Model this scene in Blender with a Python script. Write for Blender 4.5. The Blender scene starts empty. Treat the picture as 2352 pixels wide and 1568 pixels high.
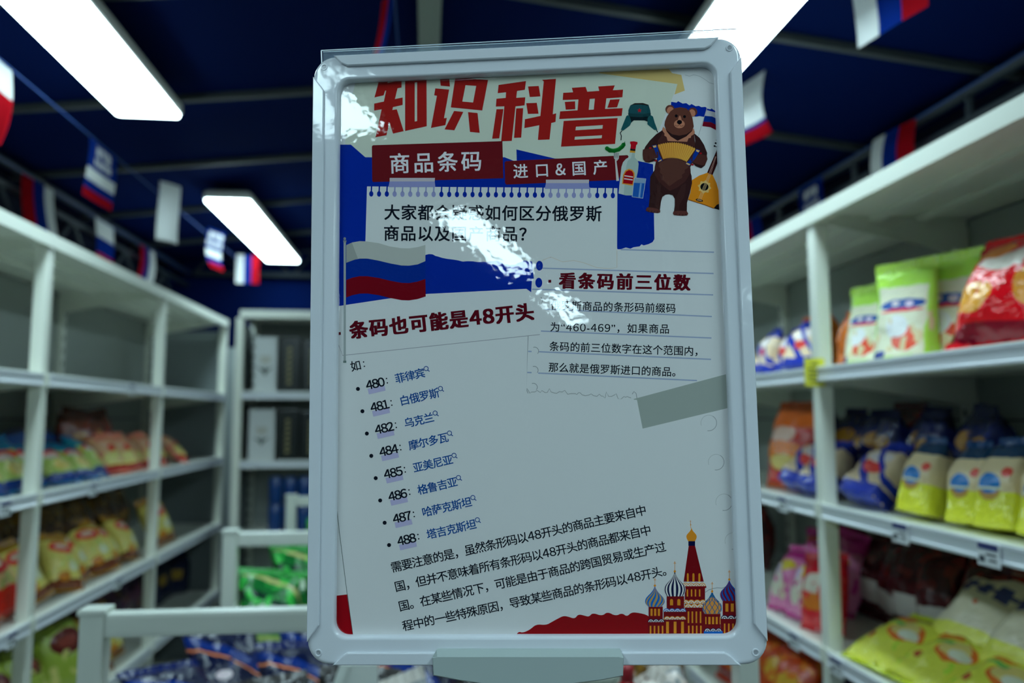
import bpy, bmesh, math, random
from mathutils import Vector, Matrix, noise
from mathutils.geometry import tessellate_polygon
random.seed(7)
SC = bpy.context.scene
COL = SC.collection

# ------------------------------------------------------------------ camera, world, exposure
F, CX, CY, EYE = 1829.0, 1176.0, 784.0, 1.55
TH = math.atan(173 / F)
PS = math.atan(198 * math.cos(TH) / F)
FW = Vector((math.sin(PS) * math.cos(TH), math.cos(PS) * math.cos(TH), math.sin(TH)))
RT = Vector((math.cos(PS), -math.sin(PS), 0))
UP = RT.cross(FW)
CAM = Vector((0, 0, EYE))
cd = bpy.data.cameras.new('camera')
cam = bpy.data.objects.new('camera', cd)
COL.objects.link(cam)
cam.matrix_world = Matrix(((RT.x, UP.x, -FW.x, CAM.x), (RT.y, UP.y, -FW.y, CAM.y), (RT.z, UP.z, -FW.z, CAM.z), (0, 0, 0, 1)))
cd.sensor_width = 36
cd.lens = 36 * F / 2352
cd.clip_start = 0.01
cd.dof.use_dof = True
cd.dof.focus_distance = 0.594
cd.dof.aperture_fstop = 4.2
SC.camera = cam
w = bpy.data.worlds.new('world')
SC.world = w
w.use_nodes = True
w.node_tree.nodes['Background'].inputs[0].default_value = (0.25, 0.45, 0.6, 1)
w.node_tree.nodes['Background'].inputs[1].default_value = 0.02
SC.view_settings.view_transform = 'Standard'
SC.view_settings.look = 'None'
SC.view_settings.gamma = 1
SC.view_settings.exposure = 0.0
SC.cycles.use_denoising = True
SC.cycles.max_bounces = 8
SC.cycles.transparent_max_bounces = 12
LAMP_POWER = 16.0
LAMP_TINT = (0.72, 1.0, 1.08)

# ------------------------------------------------------------------ colour and material helpers
def lin(c):
    c /= 255.0
    return c / 12.92 if c <= 0.04045 else ((c + 0.055) / 1.055) ** 2.4
WHITE = (138, 163, 169)
def alb(r, g, b):                       # print colour seen under the room light -> albedo
    return tuple(min(0.9, 0.82 * lin(v) / lin(wv)) for v, wv in zip((r, g, b), WHITE))
MATS = {}
def mat(name, col, rough=0.5, spec=0.4, metal=0.0, coat=0.0, bump=0.0, bscale=60):
    if name in MATS:
        return MATS[name]
    m = bpy.data.materials.new(name)
    m.use_nodes = True
    nt = m.node_tree
    p = nt.nodes['Principled BSDF']
    p.inputs['Base Color'].default_value = (*col, 1)
    p.inputs['Roughness'].default_value = rough
    p.inputs['Specular IOR Level'].default_value = spec
    p.inputs['Metallic'].default_value = metal
    p.inputs['Coat Weight'].default_value = coat
    if bump:
        tc = nt.nodes.new('ShaderNodeTexCoord')
        n = nt.nodes.new('ShaderNodeTexNoise')
        n.inputs['Scale'].default_value = bscale
        b = nt.nodes.new('ShaderNodeBump')
        b.inputs['Strength'].default_value = bump
        b.inputs['Distance'].default_value = 0.01
        nt.links.new(tc.outputs['Object'], n.inputs['Vector'])
        nt.links.new(n.outputs['Fac'], b.inputs['Height'])
        nt.links.new(b.outputs['Normal'], p.inputs['Normal'])
    MATS[name] = m
    return m
def pmat(r, g, b):                      # flat printed ink
    return mat('ink_%d_%d_%d' % (r, g, b), alb(r, g, b), 0.7, 0.0)

# ------------------------------------------------------------------ object helpers
def link(name, me, mats=(), parent=None, loc=None, rot=None):
    o = bpy.data.objects.new(name, me)
    COL.objects.link(o)
    for m in (mats if isinstance(mats, (list, tuple)) else [mats]):
        me.materials.append(m)
    if parent:
        o.parent = parent
    if loc is not None:
        o.location = loc
    if rot is not None:
        o.rotation_euler = rot
    return o
def tag(o, label=None, cat=None, group=None, kind=None):
    for k, v in (('label', label), ('category', cat), ('group', group), ('kind', kind)):
        if v:
            o[k] = v
    return o
def empty(name, loc, label, cat, group=None):
    o = bpy.data.objects.new(name, None)
    COL.objects.link(o)
    o.empty_display_size = 0.05
    o.location = loc
    return tag(o, label, cat, group)
def origin(p):
    v = Vector((0, 0, 0))
    while p:
        v += p.location
        p = p.parent
    return v
class MB:                                # collects solid shapes given in world coordinates into one mesh
    def __init__(s):
        s.bm = bmesh.new()
    def box(s, x0, x1, y0, y1, z0, z1, bevel=0.0, mi=0):
        vs = [s.bm.verts.new(p) for p in ((x0, y0, z0), (x1, y0, z0), (x1, y1, z0), (x0, y1, z0), (x0, y0, z1), (x1, y0, z1), (x1, y1, z1), (x0, y1, z1))]
        fs = [s.bm.faces.new([vs[i] for i in q]) for q in ((3, 2, 1, 0), (4, 5, 6, 7), (0, 1, 5, 4), (1, 2, 6, 5), (2, 3, 7, 6), (3, 0, 4, 7))]
        for f in fs:
            f.material_index = mi
        if bevel:
            bmesh.ops.bevel(s.bm, geom=list({e for f in fs for e in f.edges}), offset=bevel, segments=2, affect='EDGES', profile=0.7)
        return s
    def prism(s, loops, mi=0, cap=True):  # consecutive loops of equal length joined into a skin
        rows = [[s.bm.verts.new(p) for p in lp] for lp in loops]
        n = len(rows[0])
        for a, b in zip(rows, rows[1:]):
            for i in range(n):
                s.bm.faces.new((a[i], a[(i + 1) % n], b[(i + 1) % n], b[i])).material_index = mi
        if cap:
            s.bm.faces.new(list(reversed(rows[0]))).material_index = mi
            s.bm.faces.new(rows[-1]).material_index = mi
        return s
    def tube(s, pts, r, n=8, mi=0):
        pts = [Vector(p) for p in pts]
        loops = []
        for i, p in enumerate(pts):
            t = (pts[min(i + 1, len(pts) - 1)] - pts[max(i - 1, 0)]).normalized()
            a = t.cross(Vector((0, 0, 1)))
            if a.length < 1e-3:
                a = t.cross(Vector((1, 0, 0)))
            a.normalize()
            b = t.cross(a)
            loops.append([p + (a * math.cos(k * 2 * math.pi / n) + b * math.sin(k * 2 * math.pi / n)) * r for k in range(n)])
        return s.prism(loops, mi)
    def bar(s, p0, p1, wd, ht):           # square section bar between two points
        p0, p1 = Vector(p0), Vector(p1)
        t = (p1 - p0).normalized()
        a = t.cross(Vector((0, 0, 1)))
        if a.length < 1e-3:
            a = Vector((1, 0, 0))
        a.normalize()
        b = a.cross(t)
        lp = lambda p: [p + a * i * wd / 2 + b * j * ht / 2 for i, j in ((-1, -1), (1, -1), (1, 1), (-1, 1))]
        return s.prism([lp(p0), lp(p1)])
    def lathe(s, prof, c, n=24, mi=0):
        return s.prism([[(c[0] + r * math.cos(k * 2 * math.pi / n), c[1] + r * math.sin(k * 2 * math.pi / n), c[2] + z) for k in range(n)] for r, z in prof], mi)
    def build(s, name, mats, parent=None, smooth=False):
        bmesh.ops.recalc_face_normals(s.bm, faces=s.bm.faces[:])
        off = origin(parent)
        if off.length:
            bmesh.ops.translate(s.bm, verts=s.bm.verts[:], vec=-off)
        me = bpy.data.meshes.new(name)
        s.bm.to_mesh(me)
        s.bm.free()
        if smooth:
            for p in me.polygons:
                p.use_smooth = True
        return link(name, me, mats, parent)
def struct(name, mb, m):
    o = mb.build(name, m)
    o['kind'] = 'structure'
    return o
def ray(x, y):
    return RT * ((x - CX) / F) - UP * ((y - CY) / F) + FW
def at_y(x, y, Y):
    d = ray(x, y)
    return CAM + d * (Y / d.y)
def Yx(px, X):                           # depth along a shelf front at |X| seen at picture column px
    t = math.tan(math.atan((px - CX) / F) + PS)
    return X / t

# ------------------------------------------------------------------ room shell
M_floor = mat('floor_grey', (0.07, 0.08, 0.085), 0.45, bump=0.05, bscale=8)
M_tent = mat('tent_fabric_navy', (0.0006, 0.0062, 0.050), 0.9, 0.03, bump=0.15, bscale=3)
M_wall = mat('wall_fabric_navy', (0.0015, 0.003, 0.012), 0.85, 0.1, bump=0.1, bscale=3)
M_beam = mat('rafter_grey_metal', (0.035, 0.042, 0.045), 0.5)
M_truss = mat('truss_dark_metal', (0.014, 0.021, 0.028), 0.5, 0.4)
M_ridge = mat('ridge_light_metal', (0.20, 0.22, 0.20), 0.5)
YB, YF, XW = 5.15, -7.2, 1.64
ZE, ZR = 2.50, 2.68
struct('floor', MB().box(-XW, XW, YF, YB, -0.05, 0), M_floor)
struct('wall_left', MB().box(-XW - 0.04, -XW, YF, YB, 0, ZE), M_wall)
struct('wall_right', MB().box(XW, XW + 0.04, YF, YB, 0, ZE), M_wall)
struct('wall_back', MB().box(-XW, XW, YB, YB + 0.04, 0, ZR), M_tent)
struct('wall_front', MB().box(-XW, XW, YF - 0.04, YF, 0, ZR), M_wall)
mb = MB()
mb.prism([[(-XW - .04, y, ZE), (0, y, ZR), (XW + .04, y, ZE), (XW + .04, y, ZE + .03), (0, y, ZR + .03), (-XW - .04, y, ZE + .03)] for y in (YF, YB)])
struct('ceiling', mb, M_tent)
n = 0
zc = lambda x: ZR - (ZR - ZE) * abs(x) / XW
for k in range(-9, 7):
    y = 0.675 + 0.645 * k if k > -1 else 0.675 + 1.29 * (k + 1)
    if y < YF + .1 or y > YB - .1:
        continue
    for sx in (-1, 1):
        n += 1
        struct('trim_%d' % n, MB().bar((sx * 0.03, y, ZR - .014), (sx * (XW - .01), y, ZE - .010), 0.022, 0.02), M_beam)
n += 1
struct('trim_%d' % n, MB().box(-0.032, 0.030, YF, YB, ZR - 0.055, ZR - 0.012, 0.006), M_ridge)
for sx in (-1, 1):                       # lattice girders along the eaves
    n += 1
    mb = MB()
    X = sx * 1.5
    mb.tube([(X, YF, 2.455), (X, YB, 2.455)], 0.017)
    mb.tube([(X, YF, 2.375), (X, YB, 2.375)], 0.012)
    mb.tube([(X, YF, 2.10), (X, YB, 2.10)], 0.017)
    y = 0.2
    while y < YB - .55:
        mb.tube([(X, y, 2.10), (X, y, 2.455)], 0.012, 6)
        mb.tube([(X, y, 2.10), (X, y + .3, 2.375)], 0.009, 6)
        mb.tube([(X, y + .3, 2.375), (X, y + .6, 2.10)], 0.009, 6)
        y += 0.6
    struct('trim_%d' % n, mb, M_truss)
n += 1
mb = MB()
mb.tube([(-1.45, YB - .06, 2.44), (1.45, YB - .06, 2.44)], 0.017)
mb.tube([(-1.45, YB - .06, 2.60), (1.45, YB - .06, 2.60)], 0.014)
for k in range(10):
    x = -1.45 + k * .3
    mb.tube([(x, YB - .06, 2.44), (x + .15, YB - .06, 2.60)], 0.009, 6)
    mb.tube([(x + .15, YB - .06, 2.60), (x + .29, YB - .06, 2.44)], 0.009, 6)
struct('trim_%d' % n, mb, M_truss)

n += 1
struct('trim_%d' % n, MB().tube([(-1.085, 4.56, 0), (-1.085, 4.56, 1.93)], 0.045, 12), mat('pole_grey', (.30, .34, .33), .5))

# ------------------------------------------------------------------ ceiling lights
M_diff = bpy.data.materials.new('lamp_diffuser')
M_diff.use_nodes = True
p = M_diff.node_tree.nodes['Principled BSDF']
p.inputs['Base Color'].default_value = (.8, .85, .85, 1)
p.inputs['Emission Color'].default_value = (*LAMP_TINT, 1)
p.inputs['Emission Strength'].default_value = LAMP_POWER
M_house = mat('lamp_housing', (0.80, 0.80, 0.76), 0.5)
def lamp(x0, x1, y0, y1, label):
    z = 2.50
    cx_, cy_ = (x0 + x1) / 2, (y0 + y1) / 2
    o = empty('ceiling_light', (cx_, cy_, z), label, 'ceiling light', 'long LED panels under the tent roof')
    def rr(i, zz, r):
        a, b, c, d = x0 + i, x1 - i, y0 + i, y1 - i
        out = []
        for px_, py_, s in ((b - r, d - r, 0), (a + r, d - r, 1), (a + r, c + r, 2), (b - r, c + r, 3)):
            for k in range(5):
                t = (s + k / 4) * math.pi / 2
                out.append((px_ + r * math.cos(t), py_ + r * math.sin(t), zz))
        return out
    MB().prism([rr(.004, z, .014), rr(0, z + .004, .016), rr(0, z + .030, .016), rr(.012, z + .042, .012)]).build('housing', M_house, o)
    MB().prism([rr(.006, z - .001, .012), rr(.008, z - .010, .012)]).build('diffuser', M_diff, o)
    for yy in (y0 + .25, y1 - .25):
        MB().box(cx_ - .02, cx_ + .02, yy - .03, yy + .03, z + .041, zc(cx_) + .002).build('mounting_clip', M_house, o)
    return o
ordn = ['behind the viewer, farthest back', 'behind the viewer, middle', 'just behind the viewer', 'over the near half of the left rack', 'over the far end of the left rack']
ordr = ['far behind the viewer on the right', 'midway behind the viewer on the right', 'just behind the viewer on the right', 'above the top right corner of the poster stand', 'hidden beyond the poster stand']
for k, y0 in enumerate((-5.95, -3.58, -1.17, 1.15, 3.53)):
    lamp(-0.98, -0.775, y0, y0 + 1.40, 'long white LED ceiling panel ' + ordn[k])
    lamp(0.65, 0.853, y0, y0 + 1.40, 'long white LED ceiling panel ' + ordr[k])

# ------------------------------------------------------------------ shelving racks
M_rack = mat('rack_white_enamel', (0.80, 0.82, 0.73), 0.32, 0.5)
M_panel = mat('rack_back_panel', (0.30, 0.33, 0.31), 0.45)
M_rail = mat('price_rail_plastic', (0.72, 0.75, 0.80), 0.2, 0.6)
M_slot = mat('slotted_strip', (0.03, 0.035, 0.04), 0.6)
nt = M_slot.node_tree
_tc, _sp, _m1, _m2, _mx = [nt.nodes.new(k) for k in ('ShaderNodeTexCoord', 'ShaderNodeSeparateXYZ', 'ShaderNodeMath', 'ShaderNodeMath', 'ShaderNodeMix')]
_m1.operation, _m1.inputs[1].default_value = 'MODULO', .05
_m2.operation, _m2.inputs[1].default_value = 'LESS_THAN', .018
_mx.data_type = 'RGBA'
_mx.inputs[6].default_value = (.74, .78, .74, 1)
_mx.inputs[7].default_value = (.02, .025, .03, 1)
for a_, b_ in ((_tc.outputs['Object'], _sp.inputs[0]), (_sp.outputs[2], _m1.inputs[0]), (_m1.outputs[0], _m2.inputs[0]), (_m2.outputs[0], _mx.inputs[0]), (_mx.outputs[2], nt.nodes['Principled BSDF'].inputs['Base Color'])):
    nt.links.new(a_, b_)
M_wire = mat('wire_mesh_grey', (0.10, 0.12, 0.13), 0.4)
M_side = mat('side_panel_grey', (0.30, 0.34, 0.35), 0.5)
M_tagw = mat('price_tag_paper', (0.75, 0.78, 0.80), 0.5)
M_tagb = mat('price_tag_band', (0.03, 0.04, 0.16), 0.5)
M_tagn = mat('price_tag_ink', (0.05, 0.06, 0.08), 0.5)
LIPS = [0.30, 0.64, 0.975, 1.310, 1.633]   # underside of the front lip
LIP = 0.037
SHELF = [z + 0.030 for z in LIPS]          # where goods stand
TOP = 2.057
PW = 0.036
class Local(MB):                            # rack-local axes: a along the run, d depth from the front, z up
    def __init__(s, fn):
        super().__init__()
        s.fn = fn
    def b(s, a0, a1, d0, d1, z0, z1, bevel=0.0, mi=0):
        n0 = len(s.bm.verts)
        s.bm.verts.ensure_lookup_table()
        old = set(s.bm.verts)
        s.box(a0, a1, d0, d1, z0, z1, bevel, mi)
        for v in s.bm.verts:
            if v not in old:
                v.co = s.fn(*v.co)
        return s
    def pr(s, prof, a0, a1, mi=0):
        return s.prism([[s.fn(a, d, z) for d, z in prof] for a in (a0, a1)], mi)
def rack(fn, posts, depth, root, levels, tags=(), mesh_ends=(), skip=()):
    for a in posts:
        Local(fn).b(a - PW / 2, a + PW / 2, 0, PW, 0.0, TOP - .036, .006).build('post', M_rack, root)
        mb = Local(fn)
        mb.b(a - PW / 2, a + PW / 2, depth - PW, depth, 0.0, TOP - .036, .003)
        mb.build('rear_post', M_rack, root)
        Local(fn).b(a - .005, a + .005, depth - PW - .0012, depth - PW, .1, 2.0).build('slot_strip', M_slot, root)
    for k, (a0, a1) in enumerate(zip(posts, posts[1:])):
        if k in skip:
            continue
        g = .001
        for li in levels:
            z = LIPS[li]
            prof = [(-.004, z), (-.004, z + LIP), (.002, z + LIP), (.004, z + .030), (depth - .03, z + .030), (depth - .03, z + .012), (.028, z + .012), (.028, z)]
            s = Local(fn).pr(prof, a0 + g, a1 - g).build('shelf', M_rack, root)
            prof = [(-.0042, z + .002), (-.0080, z + .002), (-.0080, z + .007), (-.0055, z + .009), (-.0055, z + .027), (-.0080, z + .029), (-.0080, z + .034), (-.0042, z + .034)]
            Local(fn).pr(prof, a0 + .02, a1 - .02).build('price_rail', M_rail, s)
            for (tk, tl, ta) in tags:
                if tk == k and tl == li:
                    mb = Local(fn)
                    mb.b(ta - .026, ta + .026, -.0105, -.008, z - .006, z + .033, 0, 0)
                    mb.b(ta - .024, ta + .024, -.0112, -.0105, z + .021, z + .031, 0, 1)
                    mb.b(ta - .020, ta + .004, -.0112, -.0105, z + .012, z + .015, 0, 2)
                    mb.b(ta - .020, ta - .002, -.0112, -.0105, z + .003, z + .006, 0, 2)
                    mb.b(ta + .008, ta + .021, -.0112, -.0105, z + .000, z + .010, 0, 2)
                    mb.build('price_tag', [M_tagw, M_tagb, M_tagn], s)
            for aa in (a0 + PW / 2 + .002, a1 - PW / 2 - .002):
                Local(fn).prism([[fn(aa + e, d, zz) for d, zz in ((depth - .03, z + .011), (.05, z + .011), (.07, z - .005), (depth - .03, z - .055))] for e in (-.0012, .0012)]).build('bracket', M_rack, s)
        zt = TOP - .036
        prof = [(-.006, zt), (-.006, TOP), (.006, TOP), (depth, TOP), (depth, TOP - .014), (.024, TOP - .014), (.024, zt)]
        t = Local(fn).pr(prof, a0 + g, a1 - g).build('top_board', M_rack, root)
        for d in (.14, .26):
            Local(fn).b(a0 + .02, a1 - .02, d, d + .03, TOP - .026, TOP - .0135, .003).build('stiffener', M_rack, t)
        for aa in (a0 + PW / 2 + .002, a1 - PW / 2 - .002):
            Local(fn).prism([[fn(aa + e, d, zz) for d, zz in ((depth - .02, TOP - .015), (.045, TOP - .015), (.055, TOP - .028), (depth - .02, TOP - .095))] for e in (-.0012, .0012)]).build('bracket', M_rack, t)
        for z0, z1 in ((.10, .56), (.564, 1.05), (1.054, 1.54), (1.544, TOP - .02)):
            Local(fn).b(a0 + PW / 2 + .001, a1 - PW / 2 - .001, depth - .016, depth - .004, z0, z1, .001).build('back_panel', M_panel, root)
    for a in mesh_ends:
        sg = -1 if a > 1 else 1
        Local(fn).b(a - sg * .009 - .001, a - sg * .009 + .001, PW, depth - PW, .1, TOP - .06).build('side_panel', M_side, root)
        mb = Local(fn)
        z = .14
        while z < TOP - .12:
            mb.b(a - .0015, a + .0015, PW, depth - PW, z - .002, z + .002)
            z += .032
        d = PW
        while d < depth - PW:
            mb.b(a - .0045, a - .0015, d - .0015, d + .0015, .12, TOP - .12)
            d += .032
        mb.build('mesh_side_panel', M_wire, root)
XL, XR, DEP = -1.045, 0.937, 0.42
PL = [0.32, 1.32, 2.32, 3.31, 4.31]
PR = [-0.16, 0.84, 1.838, 2.838, 3.838]
fL = lambda a, d, z: (XL - d, a, z)
fR = lambda a, d, z: (XR + d, a, z)
YBK = 3.885
fB = lambda a, d, z: (a, YBK + d, z)
rl = empty('shelving_rack', (XL - DEP / 2, 2.3, 0), 'long white metal shelving rack along the left wall, loaded with snack bags', 'shelving rack', 'white shop racks')
rack(fL, PL, DEP, rl, (0, 1, 2, 3, 4), [(1, 3, 2.13), (2, 3, 2.66), (1, 2, 2.20), (2, 2, 2.9), (2, 4, 2.95)], [PL[-1]])
rr_ = empty('shelving_rack', (XR + DEP / 2, 1.84, 0), 'long white metal shelving rack along the right wall with a yellow tag on its post', 'shelving rack', 'white shop racks')
rack(fR, PR, DEP, rr_, (0, 1, 2, 3, 4), [(1, 3, 1.50), (1, 3, 1.252), (2, 3, 2.02), (1, 2, 1.77), (2, 2, 1.98)], [])
rb = empty('shelving_rack', (0.02, YBK + .2, 0), 'white metal shelving rack across the end of the aisle holding dark boxes', 'shelving rack', 'white shop racks')
rack(fB, [-0.885, 0.02, 0.90], 0.36, rb, (0, 1, 2, 3, 4), [], [-0.885])

# yellow tag stuck on the right rack post
M_yel = mat('yellow_card', (0.80, 0.76, 0.06), 0.5)
yt = empty('yellow_tag', (XR - .003, 1.838, 1.645), 'yellow paper price card stuck on a post of the right rack', 'price card')
MB().box(XR - .037, XR + .013, 1.8168, 1.8188, 1.622, 1.690).build('card', M_yel, yt)
mb = MB()
for z, hw in ((1.676, .009), (1.664, .016), (1.654, .014), (1.644, .017), (1.634, .010)):
    mb.box(XR - .012 - hw, XR - .012 + hw, 1.8162, 1.8168, z - .0025, z + .0025)
mb.build('printed_lines', mat('card_ink', (.20, .20, .03), .6), yt)

# ------------------------------------------------------------------ island display bins in the aisle
M_isl = mat('island_white_tube', (0.70, 0.74, 0.67), 0.3, 0.5)
def island(y0, y1, label, both):
    x0, x1, T, zt = -0.552, 0.585, 0.038, 1.236
    o = empty('display_bin', ((x0 + x1) / 2, (y0 + y1) / 2, 0), label, 'display bin', 'white display bins down the aisle')
    for y in ((y0, y1 - T) if both else (y0,)):
        for x in (x0, x1 - T):
            MB().box(x, x + T, y, y + T, 0, zt, .005).build('post', M_isl, o)
        MB().box(x0 + T, x1 - T, y + .002, y + T - .002, zt - .042, zt - .004, .007).build('top_bar', M_isl, o)
        for x in (x0, x1 - T):
            MB().box(x - .003, x + T + .003, y - .003, y + T + .003, zt - .006, zt + .004, .003).build('corner_cap', M_isl, o)
    if not both:
        for x in (x0, x1 - T):
            MB().box(x, x + T, y1 - T - .004, y1 - .004, 0, .86, .005).build('post', M_isl, o)
    mb = MB()
    mb.box(x0 + .004, x1 - .004, y0 + T, y1 - T - .004, .78, .80, .003)
    mb.build('bin_floor', M_isl, o)
    for x in (x0 + .006, x1 - .014):
        MB().box(x, x + .008, y0 + T, y1 - T - .004, .80, .93, .002).build('side_board', M_isl, o)
    mb = MB()
    mb.box(x0 + T, x1 - T, y0 + .010, y0 + .020, .80, .93, .002)
    mb.build('front_board', M_isl, o)
    MB().box(x0 + .02, x1 - .02, y0 + .06, y1 - .06, .20, .22).build('lower_shelf', M_isl, o)
    return o
island(1.385, 2.295, 'white tube framed display bin nearest the poster, filled with dark blue bags', False)
island(2.30, 3.34, 'white tube framed display bin farther down the aisle, filled with green bags', True)

# ------------------------------------------------------------------ poster stand
A = Vector((0.32708701, -0.05654829, 0.00635459))
B = Vector((0.00628092, -0.00357584, -0.46339376))
O0 = Vector((-0.09105717, 0.61820533, 1.83272316))
NRM = A.cross(B).normalized()
if NRM.dot(FW) > 0:
    NRM = -NRM
SW, SH = 0.332, 0.4635
def P(px, py, d=0.0):                    # poster point seen at (px, py), d metres in front of the poster plane
    r = ray(px, py)
    k = ((O0 + NRM * d) - CAM).dot(NRM) / r.dot(NRM)
    return CAM + r * k
REF = 0.003
def PF(u, v, d):                         # frame point, u across and v down in metres
    w_ = O0 + A * (u / SW) + B * (v / SH)
    r = w_ - CAM
    k = ((O0 + NRM * REF) - CAM).dot(NRM) / r.dot(NRM)
    return CAM + r * k + NRM * (d - REF)
def rrect(i, r, d, n=8):
    out = []
    for cu, cv, s in ((SW - i - r, i + r, 0), (SW - i - r, SH - i - r, 1), (i + r, SH - i - r, 2), (i + r, i + r, 3)):
        for k in range(n + 1):
            t = -math.pi / 2 + (s + k / n) * math.pi / 2
            out.append(PF(cu + r * math.cos(t), cv + r * math.sin(t), d))
    return out
M_frame = mat('frame_white_plastic', (0.72, 0.76, 0.82), 0.07, 0.5, bump=.02, bscale=70)
M_clamp = mat('clamp_grey_plastic', (0.42, 0.50, 0.49), 0.45, 0.35)
base = O0 + A * .5 + B
ps = empty('poster_stand', (base.x, base.y, 0), 'white framed poster stand with a Chinese notice about barcodes, in the middle of the aisle', 'poster stand')
mb = MB()
prof = [(.0195, .0100, -.0090), (.0005, .0160, -.0090), (0, .0165, -.0075), (0, .0165, .0005), (.0004, .0163, .0014), (.0012, .016, .0022), (.0024, .0154, .0026), (.0036, .015, .0026), (.0172, .0110, .0026), (.0180, .0108, .00255), (.0188, .0106, .0021), (.0194, .0104, .0012), (.0197, .0103, -.0002), (.0199, .0102, -.0046)]
mb.prism([rrect(*q) for q in prof], cap=False)
fr = mb.build('frame', M_frame, ps, True)
def rail(pts):                           # snap cover strip: outline in (u, v)
    c = Vector((sum(p[0] for p in pts) / len(pts), sum(p[1] for p in pts) / len(pts)))
    def lp(i, d):
        out = []
        m = len(pts)
        for k in range(m):
            a, b_, c_ = Vector(pts[k - 1]), Vector(pts[k]), Vector(pts[(k + 1) % m])
            n1 = Vector((-(b_ - a).y, (b_ - a).x)).normalized()
            n2 = Vector((-(c_ - b_).y, (c_ - b_).x)).normalized()
            if n1.dot(c - b_) < 0: n1 = -n1
            if n2.dot(c - b_) < 0: n2 = -n2
            h = n1 + n2
            h = h / max(.3, h.dot(n1))
            q = b_ + h * i
            out.append(PF(q.x, q.y, d))
        return out
    MB().prism([lp(0, .0010), lp(0, .0040), lp(.0003, .0047), lp(.0009, .0051)]).build('snap_rail', M_frame, fr)
c1, c2, rw = .0165, .0245, .0092
rail([(c1, .0002), (SW - c1, .0002), (SW - c2 + .002, .0068), (SW - c2 - .003, rw), (c2 + .003, rw), (c2 - .002, .0068)])
rail([(c1 + .003, SH - .0002), (SW - c1 - .003, SH - .0002), (SW - c2 - .002, SH - .0068), (SW - c2 - .006, SH - rw), (c2 + .006, SH - rw), (c2 + .002, SH - .0068)])
rail([(.0002, c1), (.0002, SH - c1), (.0066, SH - c2), (rw, SH - c2 - .004), (rw, c2 + .004), (.0066, c2)])
rail([(SW - .0002, c1), (SW - .0002, SH - c1), (SW - .0066, SH - c2), (SW - rw, SH - c2 - .004), (SW - rw, c2 + .004), (SW - .0066, c2)])
for u, v in ((.0085, .0085), (SW - .0085, .0085), (.0085, SH - .0085), (SW - .0085, SH - .0085)):
    mb = MB()
    mb.prism([[PF(u + r * math.cos(k * math.pi / 8), v + r * math.sin(k * math.pi / 8), d) for k in range(16)] for r, d in ((.0029, .0024), (.0026, .0031), (.0019, .0031), (.0016, .0026))])
    mb.build('corner_pin', M_frame, fr)
mb = MB()
mb.prism([rrect(.004, .018, -.0102), rrect(.004, .018, -.0092)])
mb.build('back_board', M_frame, ps)
# clamp, pole and foot
mb = MB()
fp = [(994, 1509), (1432, 1509), (1431, 1552), (1380, 1562), (1300, 1572), (1120, 1572), (1060, 1563), (996, 1551)]
tp = [(1003, 1491.5), (1424, 1491.5), (1433, 1509), (1431, 1552), (1380, 1562), (1300, 1572), (1120, 1572), (1060, 1563), (995, 1551), (993, 1509)]
cc = (1213, 1530)
def sh(l, s): return [((x - cc[0]) * (1 - s / 220) + cc[0], (y - cc[1]) * (1 - s / 40) + cc[1]) for x, y in l]
body = [(1003, 1491.5), (1424, 1491.5), (1433, 1509), (1431, 1552), (1380, 1562), (1300, 1572), (1120, 1572), (1060, 1563), (995, 1551), (993, 1509)]
front = [(1004, 1508), (1422, 1508), (1432, 1510), (1430.5, 1551), (1380, 1561), (1300, 1571), (1120, 1571), (1060, 1562), (996, 1550), (994, 1510)]
mb.prism([[P(x, y, .006) - NRM * .020 for x, y in body], [P(x, y, .006) for x, y in body], [P(x, y, .0125) for x, y in sh(front, .0)], [P(x, y, .0135) for x, y in sh(front, .9)]])
mb.build('clamp', M_clamp, ps)
pc = P(1213, 1572, .004)
mb = MB()
mb.lathe([(.0125, .012), (.0125, 1.0), (.016, 1.0), (.016, 1.03), (.0105, 1.03), (.0105, pc.z + .004)], (pc.x, pc.y, 0), 20)
mb.build('pole', M_clamp, ps, True)
mb = MB()
mb.lathe([(.15, 0), (.155, .004), (.15, .010), (.03, .016), (.02, .03), (.0126, .032)], (pc.x, pc.y, 0), 40)
mb.build('foot_plate', M_clamp, ps, True)

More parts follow.
